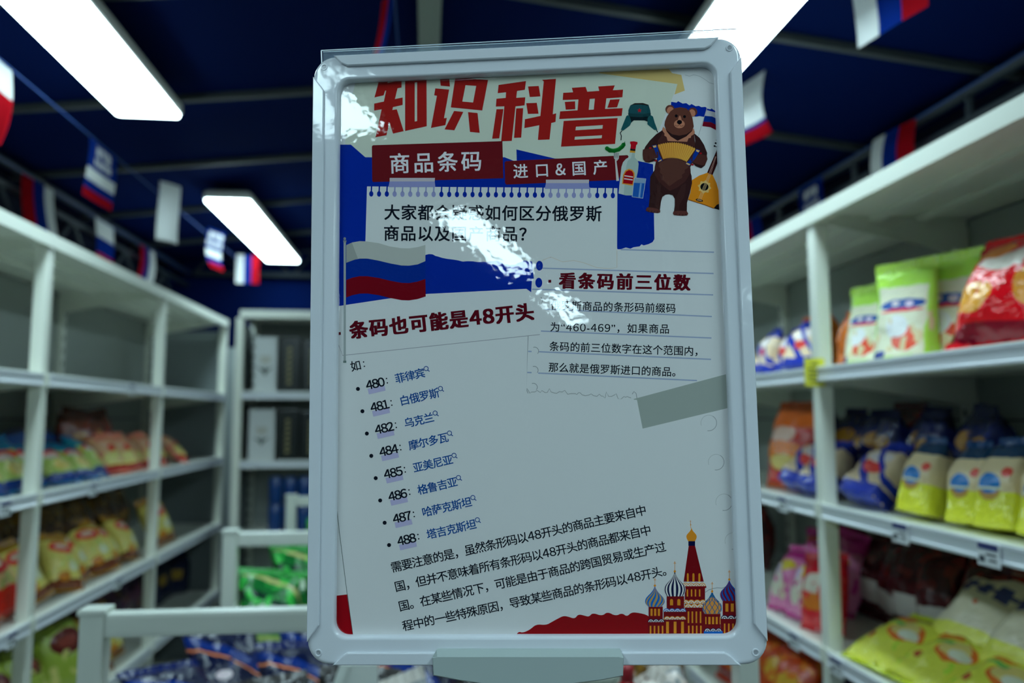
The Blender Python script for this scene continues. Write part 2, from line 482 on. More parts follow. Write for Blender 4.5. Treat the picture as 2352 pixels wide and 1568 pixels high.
# ---- printed artwork
POST_D = -.0042
class Art:
    def __init__(s, name, parent, label=None):
        s.name, s.parent, s.label = name, parent, label
        s.v, s.f, s.m, s.mats = [], [], [], []
    def mi(s, c):
        m = pmat(*c)
        if m not in s.mats:
            s.mats.append(m)
        return s.mats.index(m)
    def raw(s, pts, faces, c, layer):
        n = len(s.v)
        d = POST_D + layer * 1.2e-5
        s.v += [P(x, y, d) for x, y in pts]
        s.f += [tuple(i + n for i in q) for q in faces]
        s.m += [s.mi(c)] * len(faces)
        return s
    def poly(s, pts, c, layer, holes=()):
        loops = [[Vector((x, y, 0)) for x, y in lp] for lp in [pts] + list(holes)]
        flat = [q for lp in [pts] + list(holes) for q in lp]
        return s.raw(flat, tessellate_polygon(loops), c, layer)
    def ell(s, cx, cy, rx, ry, c, layer, rot=0, n=20, a0=0, a1=360):
        pts = []
        for k in range(n + (a1 - a0 < 360)):
            t = math.radians(a0 + (a1 - a0) * k / n)
            x, y = rx * math.cos(t), ry * math.sin(t)
            pts.append((cx + x * math.cos(rot) - y * math.sin(rot), cy + x * math.sin(rot) + y * math.cos(rot)))
        return s.poly(pts, c, layer)
    def line(s, pts, wd, c, layer, w1=None):
        m = len(pts)
        L, R = [], []
        for k in range(m):
            a, b = Vector(pts[max(k - 1, 0)]), Vector(pts[min(k + 1, m - 1)])
            t = (b - a).normalized()
            h = (wd + ((w1 if w1 is not None else wd) - wd) * k / max(1, m - 1)) / 2
            L.append((pts[k][0] - t.y * h, pts[k][1] + t.x * h))
            R.append((pts[k][0] + t.y * h, pts[k][1] - t.x * h))
        return s.raw(L + R, [(i, i + 1, m + i + 1, m + i) for i in range(m - 1)], c, layer)
    def arc(s, cx, cy, r, a0, a1, wd, c, layer, n=14):
        return s.line([(cx + r * math.cos(math.radians(a0 + (a1 - a0) * k / n)), cy + r * math.sin(math.radians(a0 + (a1 - a0) * k / n))) for k in range(n + 1)], wd, c, layer)
    def glyph(s, ch, cx, cy, em, ang, c, layer, bold=0.0, sx=1.0, base=False):
        vs, fs, wd = GLY(ch)
        ca, sa = math.cos(ang), math.sin(ang)
        oy = 0.36 if not base else 0.0
        nb = 1 if bold == 0 else (4 if bold < .03 else 9)
        for k in range(nb):                  # heavier weights: the outline laid down again a hair aside
            if nb == 9:
                bx, by = bold * (k % 3 - 1), bold * .55 * (k // 3 - 1)
            else:
                bx, by = (bold * math.cos(k * 2 * math.pi / nb + .785), bold * math.sin(k * 2 * math.pi / nb + .785)) if bold else (0, 0)
            pts = []
            for x, y in vs:
                X, Y = (x - wd / 2 + bx) * em * sx, -(y - oy + by) * em
                pts.append((cx + X * ca - Y * sa, cy + X * sa + Y * ca))
            s.raw(pts, fs, c, layer + k * .12)
        return s
    def row(s, text, p0, p1, em, c, layer, bold=0.0, sx=1.0):   # glyph centres spread from p0 to p1 by advance width
        adv = [GLY(ch)[2] if ch not in WIDE else 1.0 for ch in text]
        cen, x = [], 0
        for a in adv:
            cen.append(x + a / 2)
            x += a
        tot = cen[-1] - cen[0]
        ang = math.atan2(p1[1] - p0[1], p1[0] - p0[0])
        for ch, q in zip(text, cen):
            if ch == ' ':
                continue
            t = (q - cen[0]) / tot if tot else 0
            s.glyph(ch, p0[0] + (p1[0] - p0[0]) * t, p0[1] + (p1[1] - p0[1]) * t, em, ang, c, layer, bold, sx)
        return s
    def build(s):
        off = origin(s.parent)
        me = bpy.data.meshes.new(s.name)
        me.from_pydata([v - off for v in s.v], [], s.f)
        o = link(s.name, me, s.mats, s.parent)
        for p_, i in zip(me.polygons, s.m):
            p_.material_index = i
        bm = bmesh.new()
        bm.from_mesh(me)
        for f in bm.faces:
            f.normal_update()
            if f.normal.dot(NRM) < 0:
                f.normal_flip()
        bm.to_mesh(me)
        bm.free()
        if s.label:
            o['label'] = s.label
        return o
WIDE = set('，。：')
FULL = {c: chr(ord(c) + 0xFEE0) for c in '0123456789&?'}
_fc = bpy.data.curves.new('glyph_source', 'FONT')
_fc.resolution_u = 3
_fo = bpy.data.objects.new('glyph_source', _fc)
COL.objects.link(_fo)
_gl = {}
def GLY(ch):
    k = ch
    if k not in _gl:
        _fc.body = FULL.get(ch, ch)            # the wide forms share the drawing style of the Chinese characters
        bpy.context.view_layer.update()
        ev = _fo.evaluated_get(bpy.context.evaluated_depsgraph_get())
        me = ev.to_mesh()
        vs = [(v.co.x, v.co.y) for v in me.vertices]
        fs = [tuple(p_.vertices) for p_ in me.polygons]
        ev.to_mesh_clear()
        xs = [v[0] for v in vs] or [0, .3]
        if ord(ch) < 0x2E80:              # Latin: centre on its own ink
            lo, hi = min(xs), max(xs)
            vs = [(x - lo + .05, y) for x, y in vs]
            wd = hi - lo + .10
        else:
            wd = 1.0
        _gl[k] = (vs, fs, wd)
    return _gl[k]
def chaikin(pts, n=2):
    for _ in range(n):
        out = [pts[0]]
        for p_, r_ in zip(pts, pts[1:]):
            out += [(p_[0] * .75 + r_[0] * .25, p_[1] * .75 + r_[1] * .25), (p_[0] * .25 + r_[0] * .75, p_[1] * .25 + r_[1] * .75)]
        pts = out + [pts[-1]]
    return pts
def q(Z, pts):
    return [(Z[0] + x / Z[2], Z[1] + y / Z[2]) for x, y in pts]
Z1, Z2, Z3, Z4, Z5, Z6, Z7, Z8, ZC = (700, 60, 4.612), (1150, 60, 3.92), (740, 400, 4.612), (1180, 540, 3.9207), (740, 740, 4.612), (690, 1080, 3.2133), (1200, 1120, 3.5), (1360, 200, 4.9), (1460, 1180, 5.2269)
C_PAPER, C_CREAM, C_BLUE, C_RED, C_BAN, C_DRED = (138, 163, 169), (130, 157, 150), (0, 28, 118), (104, 20, 18), (66, 13, 19), (56, 4, 16)
C_GREY, C_INK, C_LINK, C_NAVY = (112, 134, 134), (7, 14, 24), (3, 52, 110), (8, 16, 44)
poster = empty('poster', tuple(base), None, None)
poster.parent = ps
poster.location = base - Vector((base.x, base.y, 0))
a = Art('poster_sheet', poster)
a.poly([(760, 150), (1690, 110), (1730, 1490), (735, 1490)], C_PAPER, 0)
a.poly([(760, 150), (815, 150), (817, 188), (802, 245), (793, 325), (793, 335), (840, 362), (1498, 372), (1500, 330), (1530, 260), (1557, 193), (1375, 168), (1418, 120), (820, 130)], C_CREAM, 1)
a.poly([(1375, 168), (1420, 130), (1525, 130), (1533, 155), (1544, 168), (1565, 172), (1573, 208), (1549, 217), (1556, 193)], (137, 138, 90), 2)
a.line(q(Z2, [(1660, 440), (1700, 450), (1740, 438), (1790, 450), (1840, 480), (1880, 510), (1940, 525)]), 1.5, (118, 140, 146), 2)
# blue paper layers
zz = lambda x0, x1, y0, y1, n, am, sd: [(x0 + (x1 - x0) * k / n, y0 + (y1 - y0) * k / n + (random.Random(sd + k).random() - .5) * am) for k in range(n + 1)]
a.poly([(755, 332), (806, 332), (839, 361), (1159, 361), (1187, 372), (1186, 343), (1275, 364), (1440, 364), (1500, 377), (1503, 549)] + q(Z4, [(1250, 62), (1215, 80), (1170, 92), (1150, 82), (1135, 100), (1080, 108), (1050, 122), (1010, 110), (965, 126), (930, 128)]) + [(1417, 620), (1222, 640), (1220, 671), (1209, 663), (978, 675), (895, 685), (755, 706)], C_BLUE, 3)
a.build()
a = Art('headline', poster)
for Z, pts, holes in (
    (Z1, [(768, 578), (880, 556), (877, 602), (1027, 570), (1025, 650), (983, 658), (955, 772), (1037, 755), (1037, 835), (935, 857), (928, 888), (975, 880), (1048, 1112), (935, 1138), (898, 1022), (866, 1155), (748, 1177), (815, 880), (735, 895), (735, 820), (838, 798), (862, 683), (852, 684), (835, 733), (738, 755), (780, 600)], ()),
    (Z1, [(1047, 545), (1290, 525), (1292, 1060), (1063, 1110), (1063, 570)], [[(1165, 597), (1190, 592), (1190, 1005), (1165, 1010)]]),
    (Z1, [(1428, 522), (1530, 535), (1538, 640), (1440, 630)], ()),
    (Z1, [(1383, 658), (1530, 672), (1475, 975), (1505, 972), (1490, 1048), (1337, 1078), (1400, 738), (1370, 732)], ()),
    (Z1, [(1595, 542), (1942, 570), (1880, 893), (1547, 860)], [[(1703, 625), (1816, 633), (1783, 808), (1669, 798)]]),
    (Z1, [(1582, 898), (1680, 908), (1585, 1103), (1481, 1093)], ()),
    (Z1, [(1729, 910), (1830, 920), (1853, 1130), (1750, 1120)], ()),
    (Z2, [(-19, 529), (228, 494), (218, 573), (148, 583), (140, 645), (222, 640), (215, 713), (134, 722), (100, 1033), (4, 1036), (33, 722), (-44, 724), (-38, 653), (45, 646), (48, 595), (-27, 603)], ()),
    (Z2, [(-38, 748), (25, 746), (-13, 1010), (-77, 1013)], ()),
    (Z2, [(140, 740), (203, 738), (185, 1003), (120, 1006)], ()),
    (Z2, [(246, 543), (343, 538), (358, 632), (262, 638)], ()),
    (Z2, [(230, 693), (325, 690), (341, 788), (245, 790)], ()),
    (Z2, [(372, 483), (498, 474), (469, 793), (500, 784), (494, 862), (456, 872), (440, 1020), (335, 1024), (347, 892), (213, 918), (218, 838), (357, 808), (388, 498)], ()),
    (Z2, [(640, 555), (765, 546), (780, 590), (887, 582), (878, 543), (1028, 533), (1010, 577), (1102, 571), (1096, 640), (952, 650), (940, 745), (1098, 738), (1090, 808), (527, 836), (535, 767), (692, 757), (700, 660), (558, 665), (563, 600), (652, 595)], [[(802, 655), (848, 652), (838, 750), (793, 753)]]),
    (Z2, [(577, 682), (670, 676), (672, 748), (586, 752)], ()),
    (Z2, [(985, 662), (1073, 657), (1048, 730), (960, 735)], ()),
    (Z2, [(567, 853), (1053, 827), (1030, 1060), (543, 1085)], [[(678, 905), (920, 890), (916, 922), (673, 937)], [(668, 995), (912, 982), (909, 1008), (664, 1022)]])):
    a.poly(q(Z, pts), C_RED, 6, [q(Z, h) for h in holes])
a.build()
# lined sheet, torn note and the lower white sheet
a = Art('notebook_page', poster)
a.poly([(1222, 600), (1416, 560), (1418, 572), (1640, 585), (1640, 900), (1213, 900), (1213, 768), (1240, 766)], C_PAPER, 4)
for p0, p1 in (((1426, 573), (1640, 579)), ((1223, 615), (1639, 628)), ((1222, 664), (1638, 677)), ((1251, 709.6), (1635, 726.7)), ((1242.5, 760), (1634, 776)), ((1213, 806.6), (1221, 807)), ((1238, 807.5), (1633, 825)), ((1211, 855), (1221, 855.5)), ((1236, 856.5), (1601, 873.7))):
    a.line([p0, p1], 3.0, (98, 124, 150), 5)
C_TH = (96, 116, 122)
a.line([(1213, 769), (1209.5, 860), (1208.5, 893), (1213, 903)], 1.6, C_TH, 6)
for x, y in ((1228, 806), (1227, 850), (1225, 889)):
    a.arc(x, y, 9, -110, 40, 1.6, C_TH, 6)
a.arc(1237, 690, 9, -120, 30, 1.6, C_TH, 6)
rg = random.Random(3)
pts, x = [], 1210
while x < 1452:
    pts.append((x, 897 + (x - 1210) * .062 + rg.choice((-1, 1)) * rg.random() * (9 if rg.random() < .3 else 3)))
    x += 3 + rg.random() * 5
a.line(pts, 1.5, (100, 120, 124), 6)
a.line([(1452, 905), (1456, 899), (1461, 903), (1463, 915)], 1.6, C_TH, 6)
a.poly([(1455.5, 916), (1668, 859), (1676, 862), (1680, 938), (1470, 988)], (101, 125, 124), 7)
for x, y in ((1239, 610), (1237.5, 649)):
    a.ell(x, y, 8, 11.3, C_BLUE, 7)
a.build()
a = Art('torn_note', poster)
torn = q(Z3, [(2225, 925), (2200, 918), (2180, 925), (2160, 912), (2130, 915), (2100, 930), (2070, 940), (2040, 958), (2010, 955), (1985, 962), (1960, 950), (1930, 955), (1890, 925), (1850, 912), (1800, 920), (1750, 930), (1700, 925), (1650, 930), (1600, 922), (1540, 920), (1490, 925), (1440, 912), (1400, 905), (1360, 900), (1320, 895), (1270, 885), (1230, 872), (1200, 865), (1170, 848), (1130, 845), (1093, 855)])
a.poly([(843, 428), (1418, 432), (1417, 614), (1400, 617), (1370, 614), (1340, 603), (1318, 598), (1300, 601), (1290, 598), (1265, 590), (1245, 598)] + torn + [(838, 596)], (137, 162, 167), 5)
a.line([(1417, 575), (1417, 614), (1400, 617), (1370, 614), (1340, 603), (1318, 598), (1292, 601), (1265, 590), (1245, 598)], 1.2, (134, 146, 138), 6)
for k in range(32):
    x, y = 852.7 + k * 17.9, 445 + k * .125
    c = (94, 112, 152) if 3 <= k <= 8 or 23 <= k <= 28 else C_BLUE
    a.ell(x, y, 4.9, 6.6, c, 7, n=14)
    a.line([(x + .8, y - 18), (x, y - 4)], 3.2, c, 7)
a.row('大家都会疑惑如何区分俄罗斯', (900.5, 488), (1364, 491), 37.5, C_INK, 8, .022)
a.row('商品以及国产商品?', (899, 536), (1201, 538), 37.5, C_INK, 8, .022)
a.build()
a = Art('lower_sheet', poster)
a.poly([(755, 706), (895, 685), (978, 675), (1209, 663), (1220, 671), (1242, 680), (1240, 767), (1212, 771), (1209, 905), (1463, 918), (1476, 984), (1700, 930), (1700, 1480), (811, 1480), (797, 1365), (771, 1155), (760, 1000)], C_PAPER, 8)
a.line([(776, 788), (787, 816), (1240, 768)], 1.3, (96, 112, 122), 9)
a.line([(771.5, 1150), (780, 1225), (797.6, 1366), (811, 1462)], 1.5, (70, 92, 92), 9)
a.poly(q(Z6, [(200, 932), (349, 914), (392, 1245), (200, 1245)]), (98, 3, 12), 9)
a.poly([(1160, 1480)] + chaikin(q(Z6, [(1525, 1237), (1550, 1217), (1580, 1232), (1610, 1187), (1640, 1198)]) + q(Z7, [(60, 1140), (110, 1095), (190, 1103), (240, 1075), (285, 1050), (330, 1028), (370, 1035), (420, 1053), (450, 1013), (510, 1030), (535, 1035), (565, 1003), (640, 1030), (683, 995), (750, 1030), (800, 1005), (840, 1035), (875, 1000), (930, 1003), (1010, 1022), (1100, 1100)])) + [(1520, 1480)], (92, 2, 8), 10)
a.line(q(ZC, [(835, 940), (880, 910), (930, 895), (980, 885), (1040, 890), (1090, 870)]), 1.6, (98, 120, 126), 9)
for x, y, r_ in ((1628, 971, 18), (1645, 1061, 18), (1663, 1153, 19), (1684, 1242, 19)):
    a.arc(x, y, r_, -200, -60, 1.0, (116, 138, 142), 9)
    a.arc(x, y, r_, -60, 100, 1.6, (104, 124, 130), 9)
a.build()
a = Art('banner', poster)
a.poly([(854, 336), (857, 333.3), (1154, 324), (1156, 409), (857, 418), (855, 415)], C_BAN, 8)
a.poly([(1159, 373), (1162, 370), (1441, 356), (1444, 359), (1421, 413), (1163, 423.7), (1160, 420)], C_BAN, 9)
a.row('商品条码', (918, 376), (1083, 370.5), 49, (150, 166, 176), 10, .018)
a.row('进口&国产', (1195.7, 393.5), (1379, 384.5), 35, (150, 166, 176), 10, .018)
for x0, x1, y0 in ((895, 999, 408.5), (1254, 1353, 412.5)):
    a.poly([(x0, y0), (x1, y0), (x1 - .5, y0 + 8), (x0, y0 + 8)], (124, 138, 148), 11)
    a.poly([(x0, y0 + 8), (x1 - .5, y0 + 8), (x1 + 1, y0 + 21), (x0 - 3, y0 + 21)], (92, 110, 152), 11)
a.build()
# flag on a thin pole
a = Art('flag_picture', poster)
wt = [(255, 750), (320, 722), (400, 708), (480, 712), (600, 730), (720, 765), (840, 783), (920, 785), (1010, 772), (1093, 748)]
wb = [(255, 937), (320, 908), (400, 893), (480, 893), (600, 915), (720, 944), (840, 966), (920, 968), (1010, 955), (1093, 920)]
bb = [(255, 1120), (320, 1095), (400, 1079), (480, 1080), (600, 1098), (720, 1128), (840, 1150), (920, 1153), (1010, 1137), (1093, 1108)]
rb_ = [(255, 1305), (320, 1280), (400, 1263), (480, 1262), (600, 1280), (720, 1310), (840, 1333), (920, 1336), (1010, 1322), (1097, 1295)]
for t, b_, c in ((wt, wb, (116, 138, 138)), (wb, bb, (0, 30, 108)), (bb, rb_, (74, 2, 14))):
    n_ = len(t)
    a.raw(q(Z3, t) + q(Z3, b_), [(i, i + 1, n_ + i + 1, n_ + i) for i in range(n_ - 1)], c, 12)
a.poly(q(Z3, [(255, 750), (315, 724), (378, 892), (255, 937)]), (98, 118, 118), 13)
a.line([(791.8, 556), (791.8, 832)], 5, (104, 128, 132), 14)
a.ell(791.8, 548, 3, 3.5, (84, 106, 112), 14, n=12)
a.poly([(788, 552), (796, 552), (795, 557), (789, 557)], (84, 106, 112), 14)
a.poly([(788.3, 828), (795.5, 828), (795.5, 833), (788.3, 833)], (70, 100, 100), 14)
a.build()
a = Art('printed_text', poster)
def dotrow(*l): pass
a.row('看条码前三位数', (1303.5, 645), (1566, 649.5), 39, C_DRED, 8, .047)
a.poly([(1259.5, 642.5), (1266, 642.5), (1266, 649), (1259.5, 649)], C_DRED, 8)
a.row('俄罗斯商品的条形码前缀码', (1276.4, 701.5), (1541, 708), 23.5, C_INK, 8, .013)
a.row('为“460-469”，如果商品', (1275, 751), (1526.5, 755.5), 23.5, C_INK, 8, .013)
a.row('条码的前三位数字在这个范围内，', (1273, 795.5), (1606, 807), 23.5, C_INK, 8, .013)
a.row('那么就是俄罗斯进口的商品。', (1271.3, 843.5), (1555, 854.5), 23.5, C_INK, 8, .013)
a.row('条码也可能是48开头', (824, 757.5), (1205, 717.5), 43, C_DRED, 15, .047)
a.poly([(776, 763), (782.5, 762), (783, 768.5), (776.5, 769.5)], C_DRED, 15)
a.glyph('如', 817, 840, 25.5, -.215, C_INK, 15, .013)
for dy in (-5, 5):
    a.ell(836 + dy * .2, 836 + dy, 1.7, 1.7, C_INK, 15, n=10)
names = ['菲律宾', '白俄罗斯', '乌克兰', '摩尔多瓦', '亚美尼亚', '格鲁吉亚', '哈萨克斯坦', '塔吉克斯坦']
nums = ['480', '481', '482', '484', '485', '486', '487', '488']
AN = -0.226
ca, sa = math.cos(AN), math.sin(AN)
for i, (nm, nu) in enumerate(zip(names, nums)):
    bx, by = 822.2 + 10.2 * i, 892.9 + 51.2 * i
    a.ell(bx, by, 4.6, 4.6, C_INK, 15, n=16)
    nx, ny = 862 + 10.3 * i, 880.5 + 51.15 * i
    hl = [(-20, 8), (19.5, 8), (19.5, 21), (-20, 21)]
    a.poly([(nx + x * ca - y * sa, ny + x * sa + y * ca) for x, y in hl], (118, 134, 166), 14)
    a.row(nu, (nx - 14 * ca, ny - 14 * sa), (nx + 14 * ca, ny + 14 * sa), 27, C_INK, 15, .026)
    for dy in (-5, 5):
        a.ell(888.7 + 10.3 * i + dy * .2, 874 + 51.15 * i + dy, 1.7, 1.7, C_INK, 15, n=10)
    fx, fy = 919 + 10.35 * i, 868 + 51.1 * i
    L_ = 23.2 * (len(nm) - 1)
    a.row(nm, (fx, fy), (fx + L_ * ca, fy + L_ * sa), 24.5, C_LINK, 15, .017)
    qx, qy = fx + L_ * ca + 14.5, fy + L_ * sa - 11.5
    a.arc(qx, qy, 4.9, 0, 360, 1.7, C_LINK, 15, 18)
    a.line([(qx + 3.4, qy + 3.4), (qx + 8, qy + 6.6)], 1.9, C_LINK, 15)
for t, p0, p1 in (('需要注意的是，虽然条形码以48开头的商品主要来自中', (910.4, 1301), (1472, 1173)),
                  ('国，但并不意味着所有条形码以48开头的商品都来自中', (918.8, 1345.5), (1482.9, 1218.6)),
                  ('国。在某些情况下，可能是由于商品的跨国贸易或生产过', (928, 1390.3), (1516.6, 1257)),
                  ('程中的一些特殊原因，导致某些商品的条形码以48开头。', (936.8, 1435.7), (1533, 1309))):
    a.row(t, p0, p1, 26.5, C_INK, 15, .013)
a.build()
#PIC
# ---- hat, bottle, pickle, balalaika, bear
a = Art('party_picture', poster)
z = lambda *l: q(Z8, l)
S8 = 1 / 4.9
a.poly(z((890, 165), (950, 175), (968, 158), (1020, 185), (1060, 180), (1095, 205), (1120, 190), (1165, 215), (1200, 210), (1230, 225), (1275, 222), (1290, 235), (1262, 335), (1210, 325), (1170, 332), (1100, 320), (885, 230)), C_BLUE, 10)
a.poly(z((1293, 240), (1330, 250), (1345, 240), (1380, 265), (1410, 270), (1440, 280), (1440, 300), (1293, 262)), C_BLUE, 10)
a.poly(z((1290, 258), (1440, 298), (1440, 375), (1350, 330), (1268, 322)), (128, 148, 156), 11)
a.poly(z((1268, 322), (1350, 330), (1440, 375), (1440, 450), (1340, 395), (1252, 388)), (2, 34, 108), 11)
a.poly(z((1252, 388), (1340, 395), (1440, 450), (1440, 506), (1330, 450), (1240, 438)), (76, 6, 24), 11)
a.line(z((1290, 245), (1195, 550)), 1.0, (110, 130, 136), 11)
# hat
a.poly(z((410, 310), (408, 260), (430, 205), (480, 182), (570, 180), (635, 200), (655, 260), (660, 310), (640, 330), (540, 338), (430, 332)), (13, 56, 64), 12)
a.poly(z((430, 205), (480, 180), (570, 178), (640, 200), (620, 206), (540, 195), (470, 198)), (22, 22, 22), 13)
a.poly(z((405, 292), (540, 302), (662, 292), (660, 316), (640, 330), (540, 338), (430, 332), (408, 316)), (10, 44, 50), 13)
a.poly(z((412, 318), (430, 332), (540, 338), (640, 330), (658, 318), (650, 400), (590, 374), (470, 374), (438, 402)), (5, 20, 26), 12)
a.poly(z((405, 315), (385, 325), (355, 400), (323, 480), (350, 490), (425, 432), (442, 395), (425, 335)), (13, 62, 68), 13)
a.poly(z((660, 315), (685, 330), (705, 400), (735, 480), (700, 482), (622, 418), (625, 350), (640, 328)), (13, 62, 68), 13)
a.poly(z(*[(533 + (28 if k % 2 == 0 else 12) * math.sin(k * math.pi / 5), 262 - (28 if k % 2 == 0 else 12) * math.cos(k * math.pi / 5)) for k in range(10)]), (122, 14, 26), 14)
a.line(z((338, 488), (316, 515), (330, 550), (325, 597)), 1.9, (10, 14, 20), 13)
a.line(z((724, 482), (740, 510)), 1.9, (10, 14, 20), 11)
# fork and pickle
a.poly(z((240, 738), (306, 738), (300, 805), (278, 832), (246, 802)), (122, 142, 144), 12)
for x in (254, 272, 290):
    a.line(z((x, 738), (x - 2, 795)), 1.1, (40, 60, 60), 13)
a.line(z((264, 815), (276, 930), (288, 1055)), 3.0, (132, 150, 152), 12, 6.2)
pk = [(168, 690), (200, 712), (250, 715), (300, 700), (340, 668), (360, 638)]
a.line(z(*pk), 9.5, (6, 84, 26), 14)
for k, (x, y) in enumerate(pk):
    a.ell(*z((x, y))[0], (5.0, 5.2, 5.1, 5.0, 4.6, 3.2)[k], (5.0, 5.2, 5.1, 5.0, 4.6, 3.2)[k], (6, 84, 26), 14, n=14)
a.line(z((180, 680), (240, 700), (300, 682), (345, 645)), 1.6, (20, 118, 46), 15)
a.line(z((360, 640), (366, 625), (369, 610)), 1.2, (8, 70, 24), 14)
# bottle and glass
a.poly(z((428, 612), (470, 609), (512, 618), (510, 640), (497, 652), (488, 700), (430, 695), (437, 648), (428, 635)), (116, 6, 20), 12)
a.poly(z((430, 690), (489, 698), (486, 722), (427, 714)), (20, 16, 18), 13)
a.poly(z((427, 712), (486, 720), (484, 740), (424, 736)), (140, 112, 30), 13)
a.poly(z((424, 736), (484, 740), (480, 792), (512, 825), (524, 862), (515, 950), (452, 1218), (380, 1218), (297, 1196), (330, 900), (348, 845), (380, 808), (414, 790)), (106, 138, 138), 12)
a.poly(z((424, 736), (450, 738), (440, 795), (400, 830), (382, 900), (355, 1210), (297, 1196), (330, 900), (348, 845), (380, 808), (414, 790)), (122, 150, 152), 13)
a.poly(z((335, 1088), (348, 985), (372, 938), (415, 918), (455, 930), (478, 965), (478, 1020), (465, 1106), (430, 1106)), (146, 108, 40), 14)
a.poly(z((348, 1080), (360, 990), (382, 950), (415, 932), (448, 944), (466, 972), (466, 1020), (454, 1092)), (104, 4, 12), 15)
a.line(z((364, 997), (461, 1012)), 2.6, (150, 150, 156), 16)
a.line(z((360, 1030), (457, 1044)), 2.6, (150, 150, 156), 16)
a.poly(z((474, 1020), (606, 1030), (570, 1252), (450, 1235)), (60, 104, 146), 14)
a.poly(z((474, 1022), (604, 1032), (597, 1080), (469, 1072)), (86, 120, 146), 15)
a.poly(z((470, 1078), (592, 1084), (566, 1244), (456, 1230)), (16, 66, 134), 15)
a.poly(z((540, 1082), (560, 1083), (540, 1242), (520, 1240)), (72, 116, 156), 16)
a.line(z((474, 1020), (606, 1030), (570, 1252), (450, 1235), (474, 1020)), 1.0, (126, 152, 164), 17)
# balalaika
a.poly(z((1300, 962), (1356, 985), (1400, 1080), (1432, 1200), (1448, 1305), (1446, 1384), (1370, 1364), (1270, 1325), (1080, 1265), (1108, 1180), (1125, 1045), (1205, 995)), (148, 102, 18), 12)
a.line(z((1080, 1265), (1270, 1325), (1370, 1364)), 1.6, (96, 56, 14), 13)
a.poly(z((1368, 1364), (1400, 1325), (1449, 1305), (1447, 1386)), (10, 10, 14), 13)
a.poly(z((1294, 962), (1356, 988), (1432, 800), (1436, 690), (1418, 640), (1405, 690), (1398, 720)), (36, 14, 14), 13)
for x, y in ((1405, 597), (1390, 630), (1378, 663)):
    a.ell(*z((x, y))[0], 2.1, 2.1, (12, 12, 22), 13, n=10)
    a.line(z((x, y), (x + 30, y + 12)), 1.6, (12, 12, 22), 13)
a.poly(z(*[(1265 + (78 if k % 2 == 0 else 60) * math.cos(k * math.pi / 8 + .2), 1123 + (78 if k % 2 == 0 else 60) * math.sin(k * math.pi / 8 + .2)) for k in range(16)]), (146, 138, 84), 14)
a.ell(*z((1264, 1122))[0], 9.4, 8.8, (5, 7, 10), 15)
for dx in (-12, 0, 12):
    a.line(z((1392 + dx * .4, 780), (1322 + dx, 985)), .7, (130, 110, 104), 15)
    a.line(z((1322 + dx, 985), (1208 + dx * 1.3, 1270)), .8, (158, 142, 104), 16)
a.ell(*z((1207, 1273))[0], 8.6, 3.2, (14, 12, 12), 15, .22)
a.line(z((1180, 1268), (1235, 1280)), 1.6, (130, 116, 96), 16)
a.build()
a = Art('bear_picture', poster)
D1, D2, BR, TAN = (32, 19, 20), (44, 26, 25), (62, 40, 33), (122, 92, 74)
a.poly(z((700, 935), (655, 1010), (650, 1120), (652, 1220), (635, 1355), (700, 1385), (762, 1390), (775, 1290), (790, 1235), (825, 1210), (865, 1204), (908, 1216), (930, 1255), (930, 1330), (922, 1398), (1000, 1392), (1066, 1400), (1068, 1300), (1100, 1190), (1125, 1080), (1120, 1000), (1105, 950)), D1, 18)
a.poly(z((735, 1090), (770, 1120), (765, 1230), (752, 1388), (700, 1385), (725, 1230)), (38, 24, 24), 19)
a.poly(z((1010, 1100), (1060, 1080), (1040, 1230), (985, 1320), (975, 1395), (930, 1390), (940, 1250)), (38, 24, 24), 19)
a.poly(z((603, 1388), (618, 1352), (680, 1356), (735, 1370), (768, 1388), (765, 1408), (740, 1417), (690, 1412), (630, 1402)), (58, 36, 34), 20)
a.poly(z((908, 1420), (918, 1395), (1000, 1390), (1066, 1395), (1082, 1422), (1070, 1443), (1020, 1447), (960, 1444), (920, 1438)), (58, 36, 34), 20)
for x, y in ((640, 1392), (672, 1398), (704, 1402), (735, 1404), (945, 1430), (985, 1434), (1022, 1436), (1055, 1432)):
    a.line(z((x, y - 8), (x - 4, y + 10)), 1.2, (8, 8, 10), 21)
a.poly(z((795, 470), (740, 560), (735, 660), (745, 760), (715, 850), (705, 900), (700, 970), (740, 1050), (800, 1110), (872, 1168), (960, 1130), (1050, 1060), (1110, 960), (1105, 900), (1150, 800), (1165, 690), (1150, 560), (1150, 490)), D2, 19)
a.poly(z((760, 850), (900, 785), (1060, 850), (1090, 900), (1040, 930), (1045, 960), (1010, 985), (1015, 1020), (960, 1050), (870, 1115), (790, 1040), (795, 990), (760, 960), (770, 920), (745, 890)), (56, 38, 33), 20)
a.poly(z((800, 445), (785, 485), (815, 520), (812, 545), (838, 560), (850, 606), (1070, 615), (1085, 575), (1110, 570), (1118, 545), (1140, 535), (1157, 510), (1143, 465), (960, 600)), TAN, 21)
a.poly(z((790, 485), (720, 530), (650, 600), (598, 670), (570, 740), (600, 790), (690, 760), (738, 720), (740, 600), (770, 560), (800, 500)), D1, 21)
a.poly(z((1150, 520), (1210, 570), (1260, 650), (1295, 740), (1290, 790), (1200, 790), (1155, 700), (1160, 600)), D1, 21)
a.poly(z((572, 702), (640, 690), (700, 692), (733, 718), (742, 780), (725, 800), (690, 806), (640, 838), (600, 842), (575, 815), (568, 760)), (50, 30, 27), 23)
a.poly(z((1145, 765), (1220, 755), (1290, 765), (1299, 810), (1270, 882), (1228, 910), (1170, 885), (1122, 842), (1118, 800)), (50, 30, 27), 23)
a.poly(z((600, 842), (640, 838), (690, 806), (725, 812), (690, 835), (640, 848)), (26, 16, 17), 24)
